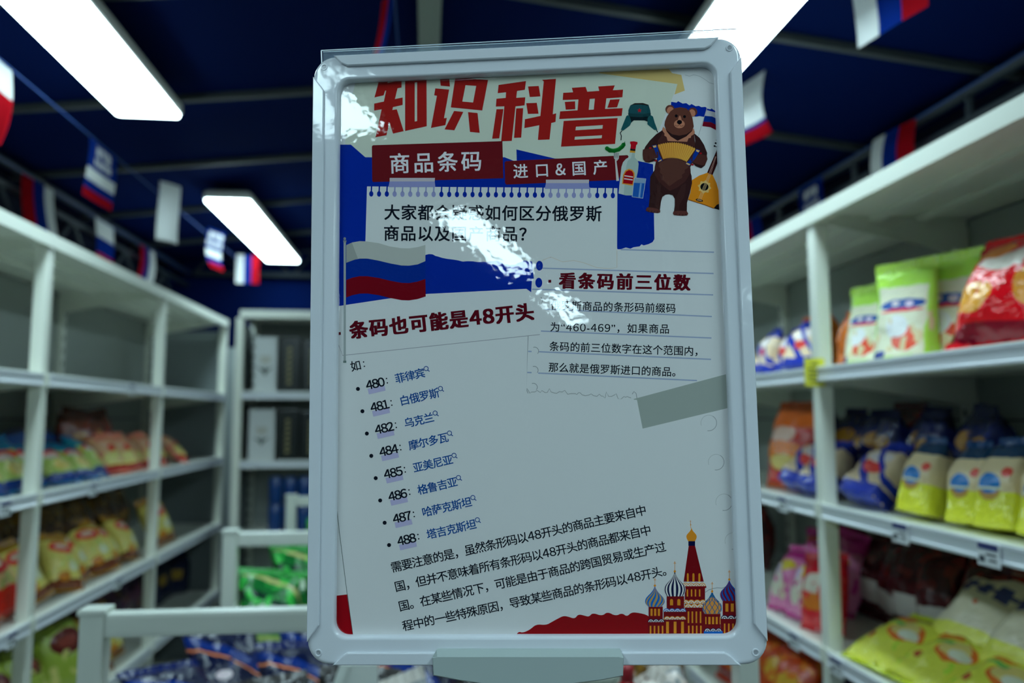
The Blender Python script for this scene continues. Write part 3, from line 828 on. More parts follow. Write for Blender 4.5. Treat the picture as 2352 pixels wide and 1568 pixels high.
a.poly(z((1120, 842), (1170, 862), (1230, 880), (1270, 882), (1228, 912), (1165, 888)), (26, 16, 17), 24)
a.ell(*z((876, 250))[0], 10.4, 10.2, BR, 21)
a.ell(*z((1133, 280))[0], 10.4, 10.2, BR, 21)
a.ell(*z((880, 262))[0], 7.8, 8.6, TAN, 22, .3)
a.ell(*z((1128, 290))[0], 7.0, 8.6, TAN, 22, -.3)
a.poly(z((815, 430), (840, 500), (885, 555), (962, 604), (1060, 555), (1125, 495), (1144, 445), (1060, 400), (880, 390)), (26, 16, 17), 22)
a.poly(z((882, 272), (930, 237), (990, 226), (1058, 238), (1103, 278), (1130, 350), (1144, 440), (1128, 485), (1060, 530), (980, 546), (900, 530), (842, 488), (814, 430), (820, 385), (842, 330)), BR, 23)
a.ell(*z((982, 415))[0], 12.4, 9.8, TAN, 24)
a.poly(z((962, 395), (970, 352), (978, 330), (988, 318), (998, 332), (1004, 352), (1012, 395)), TAN, 24)
a.ell(*z((983, 394))[0], 5.8, 5.0, (6, 6, 10), 25)
a.ell(*z((947, 324))[0], 3.5, 3.5, (6, 6, 10), 25, n=14)
a.ell(*z((1040, 332))[0], 3.4, 3.4, (6, 6, 10), 25, n=14)
a.line(z((934, 424), (946, 436), (962, 438), (983, 420), (1000, 440), (1016, 438), (1028, 427)), .9, (24, 14, 14), 25)
# squeezebox
def qb(p0, p1, p2, t): return tuple(p0[i] * (1 - t) ** 2 + 2 * p1[i] * t * (1 - t) + p2[i] * t * t for i in (0, 1))
NP = 34
for k in range(NP):
    t0, t1 = k / NP, (k + 1) / NP
    z0, z1 = (-6, 6) if k % 2 else (6, -6)
    T0, T1 = qb((738, 652), (950, 580), (1163, 692), t0), qb((738, 652), (950, 580), (1163, 692), t1)
    B0, B1 = qb((800, 810), (930, 770), (1062, 838), t0), qb((800, 810), (930, 770), (1062, 838), t1)
    a.poly(z((T0[0], T0[1] + z0), (T1[0], T1[1] + z1), (B1[0], B1[1] + z1), (B0[0], B0[1] + z0)), (156, 124, 52) if k % 2 else (134, 102, 40), 25)
a.poly(z((674, 656), (724, 648), (742, 690), (757, 760), (794, 826), (742, 845), (724, 770), (700, 700)), (2, 36, 112), 26)
a.poly(z((1174, 694), (1217, 712), (1188, 760), (1160, 805), (1116, 850), (1096, 887), (1050, 860), (1092, 828), (1132, 770)), (2, 36, 112), 26)
for l in (((682, 662), (720, 654), (722, 676), (694, 682)), ((744, 832), (782, 812), (780, 828), (750, 840)), ((1174, 702), (1212, 716), (1195, 734), (1170, 720)), ((1062, 848), (1108, 868), (1092, 880), (1058, 862))):
    a.poly(z(*l), (148, 136, 88), 27)
for x, y in ((655, 685), (712, 826), (1222, 745), (1130, 872)):
    a.ell(*z((x, y))[0], 3, 2, (104, 8, 20), 24)
for x in (0, 1):
    for k in range(4):
        px_, py_ = ((735, 735 + k * 17), (1122, 775 + k * 17))[x]
        a.ell(*z((px_, py_))[0], 2.6, 1.6, (42, 26, 24), 28, n=10)
a.build()
# ---- onion-domed buildings at the foot of the poster
a = Art('domed_buildings_picture', poster)
z = lambda *l: q(ZC, l)
K = 1 / ZC[2]
RED, GOLD, NAVY, BLU, WHT = (76, 6, 12), (150, 106, 26), (4, 10, 48), (6, 76, 146), (150, 166, 170)
def R(x0, y0, x1, y1, c, l): a.poly(z((x0, y0), (x1, y0), (x1, y1), (x0, y1)), c, l)
PRO = [(0, 1), (.12, .97), (.25, .87), (.38, .68), (.5, .48), (.62, .31), (.75, .17), (.88, .07), (1, .02)]
def hwf(yb, hwb, hwm, ym, yt, y):
    if y > ym:
        t = (yb - y) / (yb - ym)
        return hwb + (hwm - hwb) * math.sin(t * math.pi / 2)
    f = (ym - y) / (ym - yt)
    for (f0, h0), (f1, h1) in zip(PRO, PRO[1:]):
        if f <= f1:
            return hwm * (h0 + (h1 - h0) * (f - f0) / (f1 - f0))
    return 1
def dome(cx, yb, hwb, hwm, ym, yt, c0, c1, n, twist, l, cross=None):
    ys = [yb + (yt - yb) * k / 24 for k in range(25)]
    h = [hwf(yb, hwb, hwm, ym, yt, y) for y in ys]
    a.raw(z(*[(cx - w_, y) for w_, y in zip(h, ys)], *[(cx + w_, y) for w_, y in zip(h, ys)]), [(i, i + 1, 25 + i + 1, 25 + i) for i in range(24)], c0, l)
    if c1:
        for k in range(n):
            pts = []
            for e in (0, 1):
                for w_, y in zip(h, ys):
                    ph = -math.pi / 2 + math.pi * (k + .25 + .5 * e) / n + twist * (yb - y) / (yb - yt)
                    ph = max(-math.pi / 2, min(math.pi / 2, ph))
                    pts.append((cx + w_ * math.sin(ph), y))
            m_ = 22
            a.raw(z(*pts), [(i, i + 1, 25 + i + 1, 25 + i) for i in range(m_)], c1, l + 1)
    if cross:
        a.line(z((cx, yt + 12), (cx, cross)), .9, GOLD, l)
        a.line(z((cx - 16, cross + 22), (cx + 16, cross + 22)), .9, GOLD, l)
        a.line(z((cx - 7, cross + 10), (cx + 7, cross + 10)), .7, GOLD, l)
        a.ell(*z((cx, yt - 2))[0], 2.7, 2.7, GOLD, l + 1, n=12)
def arches(cs, y, r, c0, c1, l, xmax=9999):
    for cx in cs:
        for rr2, c, e in ((r, c0, 0), (r * .78, c1, 1), (r * .52, c0, 2), (r * .30, c1, 3)):
            a.ell(*z((cx, y))[0], rr2 * K, rr2 * K, c, l + e, n=12, a0=180, a1=360)
a.poly(z((637, 380), (713, 380), (818, 812), (576, 812)), RED, 14)
R(633, 326, 714, 382, NAVY, 15)
dome(671, 326, 40, 62, 272, 165, GOLD, None, 0, 0, 15)
a.line(z((663, 170), (658, 75)), .9, GOLD, 15)
a.line(z((648, 88), (668, 86)), .7, GOLD, 15)
a.ell(*z((661, 130))[0], 1.4, 1.4, GOLD, 15, n=10)
R(590, 868, 833, 1500, RED, 14)
R(578, 866, 848, 888, RED, 15)
for x0, x1 in ((615, 637), (682, 706), (753, 777)):
    R(x0, 730, x1, 812, GOLD, 16)
    a.ell(*z(((x0 + x1) / 2, 730))[0], (x1 - x0) / 2 * K, 20 * K, GOLD, 16, n=12, a0=180, a1=360)
arches((598, 663, 730, 800), 866, 42, GOLD, WHT, 17)
for x0 in (613, 663, 710, 760):
    R(x0, 905, x0 + 17, 990, GOLD, 15)
for x0 in (625, 672, 720, 770):
    R(x0, 1170, x0 + 18, 1308, GOLD, 15)
    R(x0 + 4, 1340, x0 + 22, 1470, GOLD, 15)
arches((600, 668, 740, 808), 1075, 48, GOLD, WHT, 16)
arches((632, 705, 778), 1122, 48, GOLD, WHT, 21)
R(372, 985, 582, 1180, RED, 18)
R(335, 1172, 600, 1500, RED, 18)
dome(470, 988, 98, 130, 905, 690, NAVY, WHT, 7, 0, 26, 568)
for x0 in (412, 500):
    R(x0, 1040, x0 + 37, 1096, GOLD, 19)
    a.ell(*z((x0 + 18.5, 1040))[0], 18.5 * K, 20 * K, GOLD, 19, n=12, a0=180, a1=360)
arches((372, 437, 503, 567), 1172, 40, BLU, WHT, 26)
arches((378, 440, 503, 565), 1266, 40, GOLD, WHT, 26)
for x0 in (366, 457, 546):
    R(x0, 1292, x0 + 33, 1432, GOLD, 19)
arches((392, 475, 558), 1482, 28, BLU, RED, 20)
R(155, 1110, 326, 1300, RED, 18)
R(148, 1290, 346, 1500, RED, 19)
dome(231, 1115, 76, 118, 1050, 862, BLU, (118, 112, 70), 6, 1.1, 20, 768)
for x0 in (178, 222, 267):
    R(x0, 1137, x0 + 25, 1222, GOLD, 20)
arches((183, 245, 308), 1296, 38, NAVY, WHT, 20)
for x0 in (170, 218, 266, 314):
    R(x0, 1342, x0 + 18, 1476, GOLD, 20)
R(830, 1195, 1018, 1500, RED, 19)
dome(918, 1200, 88, 116, 1125, 930, (146, 112, 48), None, 0, 0, 20, 815)
for tw in (-1, 1):
    for k in range(-3, 8):
        pts = []
        for j in range(21):
            y = 1198 + (945 - 1198) * j / 20
            h_ = hwf(1200, 88, 116, 1125, 930, y)
            ph = -math.pi / 2 + math.pi * (k + .5) / 5 + tw * 1.5 * (j / 20 - .3)
            if abs(ph) < math.pi / 2:
                pts.append((918 + h_ * math.sin(ph), y))
        if len(pts) > 1:
            a.line(z(*pts), 1.5, (10, 70, 116), 22 if tw > 0 else 23)
for x0, x1 in ((836, 850), (873, 899), (917, 942), (961, 986), (1008, 1018)):
    R(x0, 1235, x1, 1322, GOLD, 20)
arches((862, 930, 998), 1408, 40, NAVY, WHT, 21)
R(818, 1405, 1046, 1500, (4, 70, 142), 21)
R(1045, 1035, 1225, 1260, RED, 18)
R(1020, 1256, 1260, 1500, RED, 18)
dome(1124, 1042, 82, 110, 970, 788, (4, 58, 132), (70, 6, 34), 6, -1.2, 24, 672)
for x0 in (1078, 1143):
    R(x0, 1075, x0 + 35, 1172, GOLD, 19)
arches((1068, 1145, 1222), 1258, 46, NAVY, WHT, 20)
for x0 in (1060, 1110, 1160):
    R(x0, 1315, x0 + 17, 1456, GOLD, 19)
a.build()
bpy.data.objects.remove(_fo)
bpy.data.curves.remove(_fc)

# ---- clear glossy cover sheet over the poster
M_cover = bpy.data.materials.new('clear_cover_sheet')
M_cover.use_nodes = True
nt = M_cover.node_tree
nt.nodes.clear()
N = nt.nodes.new
tc, no1, no2, mr, bmp = N('ShaderNodeTexCoord'), N('ShaderNodeTexNoise'), N('ShaderNodeTexNoise'), N('ShaderNodeMath'), N('ShaderNodeBump')
no1.inputs['Scale'].default_value = 210
no1.inputs['Detail'].default_value = 0.5
no2.inputs['Scale'].default_value = 14
mr.operation = 'MULTIPLY_ADD'
mr.inputs[1].default_value = 2.0
bmp.inputs['Strength'].default_value = 1.0
bmp.inputs['Distance'].default_value = 0.000042
gl, tr, df, mx, mx2, fres, out = N('ShaderNodeBsdfGlossy'), N('ShaderNodeBsdfTransparent'), N('ShaderNodeBsdfDiffuse'), N('ShaderNodeMixShader'), N('ShaderNodeMixShader'), N('ShaderNodeLayerWeight'), N('ShaderNodeOutputMaterial')
gl.inputs['Roughness'].default_value = 0.025
fres.inputs['Blend'].default_value = 0.5
pw, sk = N('ShaderNodeMath'), N('ShaderNodeMath')
pw.operation, pw.inputs[1].default_value = 'POWER', 5
sk.operation, sk.inputs[1].default_value, sk.inputs[2].default_value = 'MULTIPLY_ADD', .93, .07
df.inputs['Color'].default_value = (.6, .7, .75, 1)
mx2.inputs[0].default_value = 0.004
L = nt.links.new
L(tc.outputs['Object'], no1.inputs['Vector'])
L(tc.outputs['Object'], no2.inputs['Vector'])
L(no2.outputs['Fac'], mr.inputs[0])
L(no1.outputs['Fac'], mr.inputs[2])
L(mr.outputs[0], bmp.inputs['Height'])
L(bmp.outputs['Normal'], gl.inputs['Normal'])
L(fres.outputs['Facing'], pw.inputs[0])
L(pw.outputs[0], sk.inputs[0])
L(sk.outputs[0], mx.inputs[0])
L(tr.outputs[0], mx2.inputs[1])
L(df.outputs[0], mx2.inputs[2])
L(mx2.outputs[0], mx.inputs[1])
L(gl.outputs[0], mx.inputs[2])
L(mx.outputs[0], out.inputs[0])
cs = empty('cover_sheet', tuple(base), None, None)
cs.parent = ps
cs.location = base - Vector((base.x, base.y, 0))
CD = POST_D + .0009
me_pts = [(738, 116), (1215, 92), (1692, 67), (1740, 1480), (735, 1480)]
mb = MB()
vs = [mb.bm.verts.new(P(x, y, CD)) for x, y in me_pts]
mb.bm.faces.new(vs)
o = mb.build('clear_film', M_cover, cs)
if o.data.polygons[0].normal.dot(NRM) < 0:    # front side towards the reader
    o.data.flip_normals()
M_edge = mat('film_edge', (.62, .72, .82), .3, .8)
M_haze = bpy.data.materials.new('film_painted_haze')  # bluish layer paints in the lamp light scattered by the clear film
M_haze.use_nodes = True
nt = M_haze.node_tree
nt.nodes.clear()
N, L = nt.nodes.new, nt.links.new
d_, t_, tr_, a1, a2, o_ = N('ShaderNodeBsdfDiffuse'), N('ShaderNodeBsdfTranslucent'), N('ShaderNodeBsdfTransparent'), N('ShaderNodeMixShader'), N('ShaderNodeMixShader'), N('ShaderNodeOutputMaterial')
d_.inputs[0].default_value = t_.inputs[0].default_value = (.55, .75, .95, 1)
a1.inputs[0].default_value = .5
a2.inputs[0].default_value = .27
L(d_.outputs[0], a1.inputs[1])
L(t_.outputs[0], a1.inputs[2])
L(tr_.outputs[0], a2.inputs[1])
L(a1.outputs[0], a2.inputs[2])
L(a2.outputs[0], o_.inputs[0])
mb = MB()
mb.bm.faces.new([mb.bm.verts.new(P(x, y, CD - .0004)) for x, y in ((742, 119), (1215, 96), (1645, 73), (1690, 100), (1215, 118), (790, 140), (742, 170))])
mb.build('film_haze_layer', M_haze, cs)
def strip(p0, p1, wd, d):
    MB().bar(P(*p0, d), P(*p1, d), wd, wd).build('film_edge', M_edge, cs)
strip((738, 116), (1215, 91.5), .0006, CD)
strip((1215, 91.5), (1692, 66), .0006, CD)
strip((738, 116), (739, 150), .0006, CD)
strip((742, 119), (1215, 96.5), .0004, CD + .0006)
strip((1215, 96.5), (1640, 72.5), .0004, CD + .0006)


# ------------------------------------------------------------------ bagged goods
def art_mat(name, base, ops, rough=0.2, warp=0.03, spec=0.5):
    # base colour with printed patches placed in the bag's own 0..1 width (u) and height (v)
    if name in MATS:
        return MATS[name]
    m = bpy.data.materials.new(name)
    m.use_nodes = True
    nt = m.node_tree
    p = nt.nodes['Principled BSDF']
    N, L = nt.nodes.new, nt.links.new
    tc = N('ShaderNodeTexCoord')
    nz = N('ShaderNodeTexNoise')
    nz.inputs['Scale'].default_value = 5
    L(tc.outputs['Generated'], nz.inputs['Vector'])
    sub = N('ShaderNodeVectorMath')
    sub.operation = 'SUBTRACT'
    sub.inputs[1].default_value = (.5, .5, .5)
    L(nz.outputs['Color'], sub.inputs[0])
    sc = N('ShaderNodeVectorMath')
    sc.operation = 'SCALE'
    sc.inputs['Scale'].default_value = warp * 2
    L(sub.outputs[0], sc.inputs[0])
    ad = N('ShaderNodeVectorMath')
    L(tc.outputs['Generated'], ad.inputs[0])
    L(sc.outputs[0], ad.inputs[1])
    sep = N('ShaderNodeSeparateXYZ')
    L(ad.outputs[0], sep.inputs[0])
    def mth(op, a, b, c=None):
        n = N('ShaderNodeMath')
        n.operation = op
        for i, v in enumerate((a, b, c)):
            if v is None:
                continue
            if isinstance(v, (int, float)):
                n.inputs[i].default_value = v
            else:
                L(v, n.inputs[i])
        return n.outputs[0]
    U, V = sep.outputs[0], sep.outputs[2]
    col = None
    for op in ops:
        k = op[0]
        if k == 'e':                       # ellipse cu cv ru rv
            _, cu, cv, ru, rv, c = op
            du = mth('MULTIPLY', mth('SUBTRACT', U, cu), 1 / ru)
            dv = mth('MULTIPLY', mth('SUBTRACT', V, cv), 1 / rv)
            mask = mth('LESS_THAN', mth('ADD', mth('MULTIPLY', du, du), mth('MULTIPLY', dv, dv)), 1)
        elif k == 'r':                     # rectangle u0 u1 v0 v1
            _, u0, u1, v0, v1, c = op
            mask = mth('MULTIPLY', mth('LESS_THAN', mth('ABSOLUTE', mth('SUBTRACT', U, (u0 + u1) / 2), None), (u1 - u0) / 2), mth('LESS_THAN', mth('ABSOLUTE', mth('SUBTRACT', V, (v0 + v1) / 2), None), (v1 - v0) / 2))
        elif k == 'd':                     # diagonal band a*u + b*v between lo and hi
            _, a_, b_, lo, hi, c = op
            s = mth('ADD', mth('MULTIPLY', U, a_), mth('MULTIPLY', V, b_))
            mask = mth('MULTIPLY', mth('GREATER_THAN', s, lo), mth('LESS_THAN', s, hi))
        else:                              # 'n' spots: scale, threshold, v0, v1
            _, s_, th, v0, v1, c = op
            n2 = N('ShaderNodeTexNoise')
            n2.inputs['Scale'].default_value = s_
            n2.inputs['Detail'].default_value = 1
            L(tc.outputs['Generated'], n2.inputs['Vector'])
            mask = mth('MULTIPLY', mth('GREATER_THAN', n2.outputs['Fac'], th), mth('MULTIPLY', mth('GREATER_THAN', V, v0), mth('LESS_THAN', V, v1)))
        mx = N('ShaderNodeMix')
        mx.data_type = 'RGBA'
        L(mask, mx.inputs[0])
        if col is None:
            mx.inputs[6].default_value = (*alb(*base), 1)
        else:
            L(col, mx.inputs[6])
        mx.inputs[7].default_value = (*alb(*c), 1)
        col = mx.outputs[2]
    if col is not None:
        L(col, p.inputs['Base Color'])
    else:
        p.inputs['Base Color'].default_value = (*alb(*base), 1)
    p.inputs['Roughness'].default_value = rough
    p.inputs['Specular IOR Level'].default_value = spec
    nb = N('ShaderNodeTexNoise')
    nb.inputs['Scale'].default_value = 28
    nb.inputs['Detail'].default_value = 3
    L(tc.outputs['Object'], nb.inputs['Vector'])
    b = N('ShaderNodeBump')
    b.inputs['Strength'].default_value = 1.0
    b.inputs['Distance'].default_value = .010
    L(nb.outputs['Fac'], b.inputs['Height'])
    L(b.outputs['Normal'], p.inputs['Normal'])
    MATS[name] = m
    return m
def bag_meshes(w, h, d, style, seed):
    nx, nz = 12, 16
    def half(s, t):
        if style == 'pillow':
            pr = max(0, math.sin(math.pi * min(1, max(0, t)))) ** .55
            return d / 2 * (1 - abs(s) ** 3.2) ** .6 * pr if abs(s) < 1 else 0
        if style == 'pouch':
            pr = (1 - t) ** .75 * .9 + .1 * (1 - t)
            e = (1 - abs(s) ** 4) ** .7 if abs(s) < 1 else 0
            return d / 2 * pr * (.25 + .75 * e) * (1 if abs(s) < 1 else .0)
        pr = 1.0 if t < .62 else max(0, 1 - ((t - .62) / .38) ** 1.5)   # block: gusseted brick with a drawn-in top
        return d / 2 * (.12 + .88 * pr) * ((1 - abs(s) ** 10) * .18 + .82)
    bm = bmesh.new()
    g = [[], []]
    for side in (0, 1):
        sg = -1 if side == 0 else 1
        for j in range(nz + 1):
            t = j / nz
            row = []
            for i in range(nx + 1):
                s = -1 + 2 * i / nx
                if side and style != 'block' and i in (0, nx):
                    row.append(g[0][j][i])
                    continue
                T = half(s, t)
                ww = w / 2 * (1 - .07 * math.sin(math.pi * t)) * (1 if style != 'block' or t < .62 else 1 - .34 * ((t - .62) / .38))
                v = Vector((s * ww, sg * T, t * h))
                nn = noise.noise_vector(Vector((s * 2.3 + seed * 7.1, t * 3.1 + sg * 3 + seed, seed * 1.7))) * (.060 * min(w, h)) + noise.noise_vector(Vector((s * 5.3 + seed * 3.1, t * 7.1 + sg * 5 + seed, seed))) * (.026 * min(w, h))
                k = min(1, t * 6) if style != 'pillow' else 1
                v += Vector((nn.x * .4 * k, nn.y * (.4 + .6 * T / (d / 2)), nn.z * .4 * k))
                row.append(bm.verts.new(v))
            g[side].append(row)
    for side in (0, 1):
        for j in range(nz):
            for i in range(nx):
                bm.faces.new((g[side][j][i], g[side][j][i + 1], g[side][j + 1][i + 1], g[side][j + 1][i]))
    if style == 'block':
        for i in (0, nx):
            for j in range(nz):
                bm.faces.new((g[0][j][i], g[1][j][i], g[1][j + 1][i], g[0][j + 1][i]))
    for j in ((0,) if style == 'pillow' else (0, nz)):
        pass
    for j in (0, nz):
        for i in range(nx):
            vv = []
            for v in (g[0][j][i], g[0][j][i + 1], g[1][j][i + 1], g[1][j][i]):
                if v not in vv:
                    vv.append(v)
            if len(vv) > 2:
                bm.faces.new(vv)
    bmesh.ops.recalc_face_normals(bm, faces=bm.faces[:])
    me = bpy.data.meshes.new('bag')
    bm.to_mesh(me)
    bm.free()
    for p_ in me.polygons:
        p_.use_smooth = True
    # crimped seal strip
    def seal(zb, zt_):
        bm = bmesh.new()
        n_ = 22
        lo, hi = [], []
        for sg in (-1, 1):
            l_, h_ = [], []
            for i in range(n_ + 1):
                s = -1 + 2 * i / n_
                y = .0012 * (1 if i % 2 else -1) + sg * .0008 + .004 * noise.noise(Vector((s * 2, seed * 3.3, zb)))
                hw = w / 2 * (.99 if style != 'block' else .66)
                l_.append(bm.verts.new((s * hw, y, zb)))
                h_.append(bm.verts.new((s * hw, y + .003 * noise.noise(Vector((s * 3, seed, 9))), zt_ + (.0018 if i % 2 else 0))))
            lo.append(l_)
            hi.append(h_)
        for k in (0, 1):
            for i in range(n_):
                bm.faces.new((lo[k][i], lo[k][i + 1], hi[k][i + 1], hi[k][i]))
        for i in range(n_):
            bm.faces.new((hi[0][i], hi[0][i + 1], hi[1][i + 1], hi[1][i]))
            bm.faces.new((lo[0][i], lo[0][i + 1], lo[1][i + 1], lo[1][i]))
        for i in (0, n_):
            bm.faces.new((lo[0][i], hi[0][i], hi[1][i], lo[1][i]))
        bmesh.ops.recalc_face_normals(bm, faces=bm.faces[:])
        ms = bpy.data.meshes.new('seal')
        bm.to_mesh(ms)
        bm.free()
        return ms
    sh_ = .085 * h
    seals = [('top_seal', seal(h * .985, h + sh_))]
    if style == 'pillow':
        seals.append(('bottom_seal', seal(-sh_ * .6, h * .015)))
    return me, seals
PROTO = {}
KINDS = {}
def kind(key, w, h, d, style, matname, base, ops, seal, **kw):
    KINDS[key] = (w, h, d, style, art_mat(matname, base, ops, **kw), art_mat(matname + '_seal', seal, ()))
def bag(key, loc, face, lean, label, group, cat='snack bag', roll=0.0, yaw=0.0, scale=1.0, name='snack_bag'):
    w, h, d, style, mb_, ms_ = KINDS[key]
    var = random.randrange(3)
    if (key, var) not in PROTO:
        me, seals = bag_meshes(w, h, d, style, var * 5 + len(key) * 1.3 + ord(key[0]))
        me.materials.append(mb_)
        for _, s in seals:
            s.materials.append(ms_)
        PROTO[(key, var)] = (me, seals)
    me, seals = PROTO[(key, var)]
    o = bpy.data.objects.new(name, me)
    COL.objects.link(o)
    rz = {'L': math.pi / 2, 'R': -math.pi / 2, 'F': 0.0}[face] + yaw
    o.rotation_euler = (-lean, roll, rz)
    o.scale = (scale,) * 3
    off = d / 2 * math.sin(lean) * scale * (.9 if style != 'pillow' else .25)
    if style == 'pillow':
        off += .05 * h * scale * math.cos(lean)
    o.location = (loc[0], loc[1], loc[2] + off + .001)
    for nm, s in seals:
        c = bpy.data.objects.new(nm, s)
        COL.objects.link(c)
        c.parent = o
    return tag(o, label, cat, group)
ORD = ['first', 'second', 'third', 'fourth', 'fifth', 'sixth', 'seventh', 'eighth', 'ninth', 'tenth', 'eleventh', 'twelfth', 'thirteenth', 'fourteenth']
def series(key, face, X, ys, z, lean, desc, where, group, jit=.55, face_in=.12, scale=1.0, **kw):
    rg = random.Random(len(desc) * 7 + int(abs(X) * 100) + int(z * 50))
    for i, y in enumerate(ys):
        lb = '%s %s, %s from near end' % (desc, where, ORD[i]) if len(ys) > 1 else '%s %s' % (desc, where)
        bag(key, (X + (rg.random() - .5) * .02, y, z), face, lean + (rg.random() - .5) * jit * .5, lb, group, roll=(rg.random() - .5) * jit * .6, yaw=(rg.random() - .5) * jit + (face_in if face == 'R' else -face_in), scale=scale * (.94 + .12 * rg.random()), **kw)
kind('teal', .130, .165, .060, 'pillow', 'teal_green_bag', (112, 148, 76), [('r', 0, 1, .70, 1.1, (4, 78, 112)), ('r', 0, 1, -.1, .16, (2, 34, 96)), ('d', .6, 1, .78, .92, (10, 100, 120)), ('e', .5, .60, .34, .10, (150, 40, 30)), ('e', .42, .55, .20, .07, (170, 150, 150)), ('e', .62, .34, .28, .13, (160, 150, 84)), ('n', 6, .6, .15, .55, (150, 175, 120))], (6, 70, 110))
kind('pink', .130, .150, .060, 'pillow', 'pink_crisp_bag', (176, 106, 88), [('e', .5, .30, .42, .22, (150, 160, 96)), ('e', .3, .62, .3, .16, (196, 130, 110)), ('e', .55, .58, .14, .09, (150, 28, 26)), ('n', 5, .58, .2, .9, (170, 132, 96)), ('r', 0, 1, -.1, .14, (112, 26, 22))], (170, 96, 80))
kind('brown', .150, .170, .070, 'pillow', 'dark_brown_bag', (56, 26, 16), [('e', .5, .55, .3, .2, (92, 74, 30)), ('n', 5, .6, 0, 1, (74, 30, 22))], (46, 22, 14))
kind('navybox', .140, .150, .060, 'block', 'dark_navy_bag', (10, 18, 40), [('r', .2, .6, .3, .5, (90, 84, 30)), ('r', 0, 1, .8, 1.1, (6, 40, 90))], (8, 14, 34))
kind('oval', .142, .185, .080, 'pillow', 'cream_yellow_bag', (150, 156, 84), [('r', 0, 1, .88, 1.1, (108, 96, 24)), ('e', .5, .72, .34, .135, (168, 40, 36)), ('e', .5, .73, .22, .055, (190, 150, 140)), ('r', 0, 1, -.1, .14, (72, 38, 14)), ('e', .66, .36, .16, .10, (192, 192, 150)), ('e', .36, .18, .16, .08, (128, 92, 20)), ('n', 6, .62, .2, .6, (128, 158, 84))], (104, 86, 26))
kind('ovalred', .145, .185, .080, 'pillow', 'cream_bag_red_foot', (150, 140, 96), [('e', .5, .72, .36, .14, (150, 40, 44)), ('r', 0, 1, -.1, .38, (140, 26, 14)), ('e', .5, .74, .22, .05, (190, 170, 160)), ('n', 6, .6, .36, .6, (104, 130, 60))], (90, 60, 40))
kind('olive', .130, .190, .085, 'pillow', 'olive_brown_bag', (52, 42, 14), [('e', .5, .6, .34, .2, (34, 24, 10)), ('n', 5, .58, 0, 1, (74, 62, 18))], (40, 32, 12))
kind('green5', .180, .200, .085, 'pillow', 'green_bag_maroon_oval', (104, 138, 52), [('e', .5, .60, .34, .17, (62, 18, 14)), ('e', .5, .60, .22, .07, (92, 44, 38)), ('n', 5, .58, 0, .5, (140, 160, 96)), ('r', 0, 1, .86, 1.1, (52, 70, 20))], (70, 96, 30))
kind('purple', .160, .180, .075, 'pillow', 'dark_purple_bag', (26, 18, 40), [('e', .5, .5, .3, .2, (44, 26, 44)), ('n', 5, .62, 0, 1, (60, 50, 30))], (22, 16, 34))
kind('pouch', .135, .185, .075, 'pouch', 'lime_pouch', (112, 176, 62), [('r', .12, .88, .04, .80, (150, 168, 152)), ('e', .5, .60, .36, .055, (28, 64, 128)), ('e', .5, .535, .34, .022, (150, 44, 56)), ('e', .40, .61, .06, .03, (150, 160, 170)), ('e', .62, .60, .07, .03, (140, 150, 170)), ('r', -.1, .30, .0, .10, (24, 44, 110)), ('e', .62, .22, .22, .13, (150, 60, 44)), ('e', .45, .36, .18, .12, (176, 190, 184)), ('n', 6, .62, .1, .5, (140, 150, 120))], (118, 190, 66))
kind('bigred', .235, .225, .120, 'pillow', 'big_red_bag', (150, 8, 20), [('e', .28, .30, .17, .13, (150, 116, 46)), ('e', .72, .36, .15, .15, (150, 112, 44)), ('e', .5, .62, .26, .10, (140, 156, 152)), ('e', .30, .78, .16, .10, (150, 96, 40)), ('e', .74, .74, .12, .1, (168, 120, 60)), ('n', 6, .64, .1, .95, (180, 60, 60)), ('r', 0, 1, -.1, .10, (84, 6, 26))], (130, 8, 18), rough=.14)
kind('wedge', .115, .150, .065, 'block', 'blue_white_bag', (152, 150, 128), [('r', 0, 1, .84, 1.1, (10, 30, 116)), ('r', 0, 1, -.1, .20, (12, 34, 124)), ('d', .9, 1, .62, .84, (16, 36, 126)), ('e', .55, .48, .22, .12, (160, 50, 48)), ('e', .55, .68, .3, .12, (150, 160, 164)), ('d', .9, 1, 1.12, 1.24, (18, 40, 130))], (12, 34, 120))
kind('orange', .150, .170, .075, 'block', 'orange_bag', (156, 88, 14), [('r', 0, 1, .86, 1.1, (150, 70, 8)), ('n', 7, .56, 0, .8, (130, 72, 14))], (150, 76, 10))
kind('fire', .190, .215, .095, 'pillow', 'red_orange_bag', (120, 24, 8), [('r', 0, 1, .70, 1.1, (140, 74, 12)), ('e', .4, .62, .26, .10, (170, 140, 130)), ('e', .45, .40, .34, .14, (158, 92, 30)), ('e', .5, .26, .26, .10, (170, 152, 96)), ('r', 0, 1, -.1, .14, (130, 20, 10))], (120, 60, 12))
kind('yellow', .086, .150, .075, 'block', 'cream_bag_yellow_foot', (150, 152, 124), [('r', 0, 1, -.1, .40, (168, 178, 44)), ('r', -.1, 1.1, .82, 1.2, (8, 38, 66)), ('e', .40, .44, .25, .14, (122, 110, 62)), ('r', .1, .7, .44, .62, (150, 152, 124)), ('e', .40, .50, .25, .12, (12, 90, 156)), ('r', .1, .7, .425, .455, (176, 176, 150)), ('e', .76, .63, .12, .06, (176, 60, 52)), ('r', 0, 1, -.1, .22, (168, 178, 44))], (10, 50, 92), warp=.015)  # blue cap painted darker, as it stands mostly in shade
kind('navyrow', .108, .205, .080, 'block', 'dark_blue_bag', (6, 14, 54), [('e', .5, .7, .32, .1, (92, 76, 24)), ('n', 6, .62, 0, 1, (10, 24, 80))], (4, 12, 52))
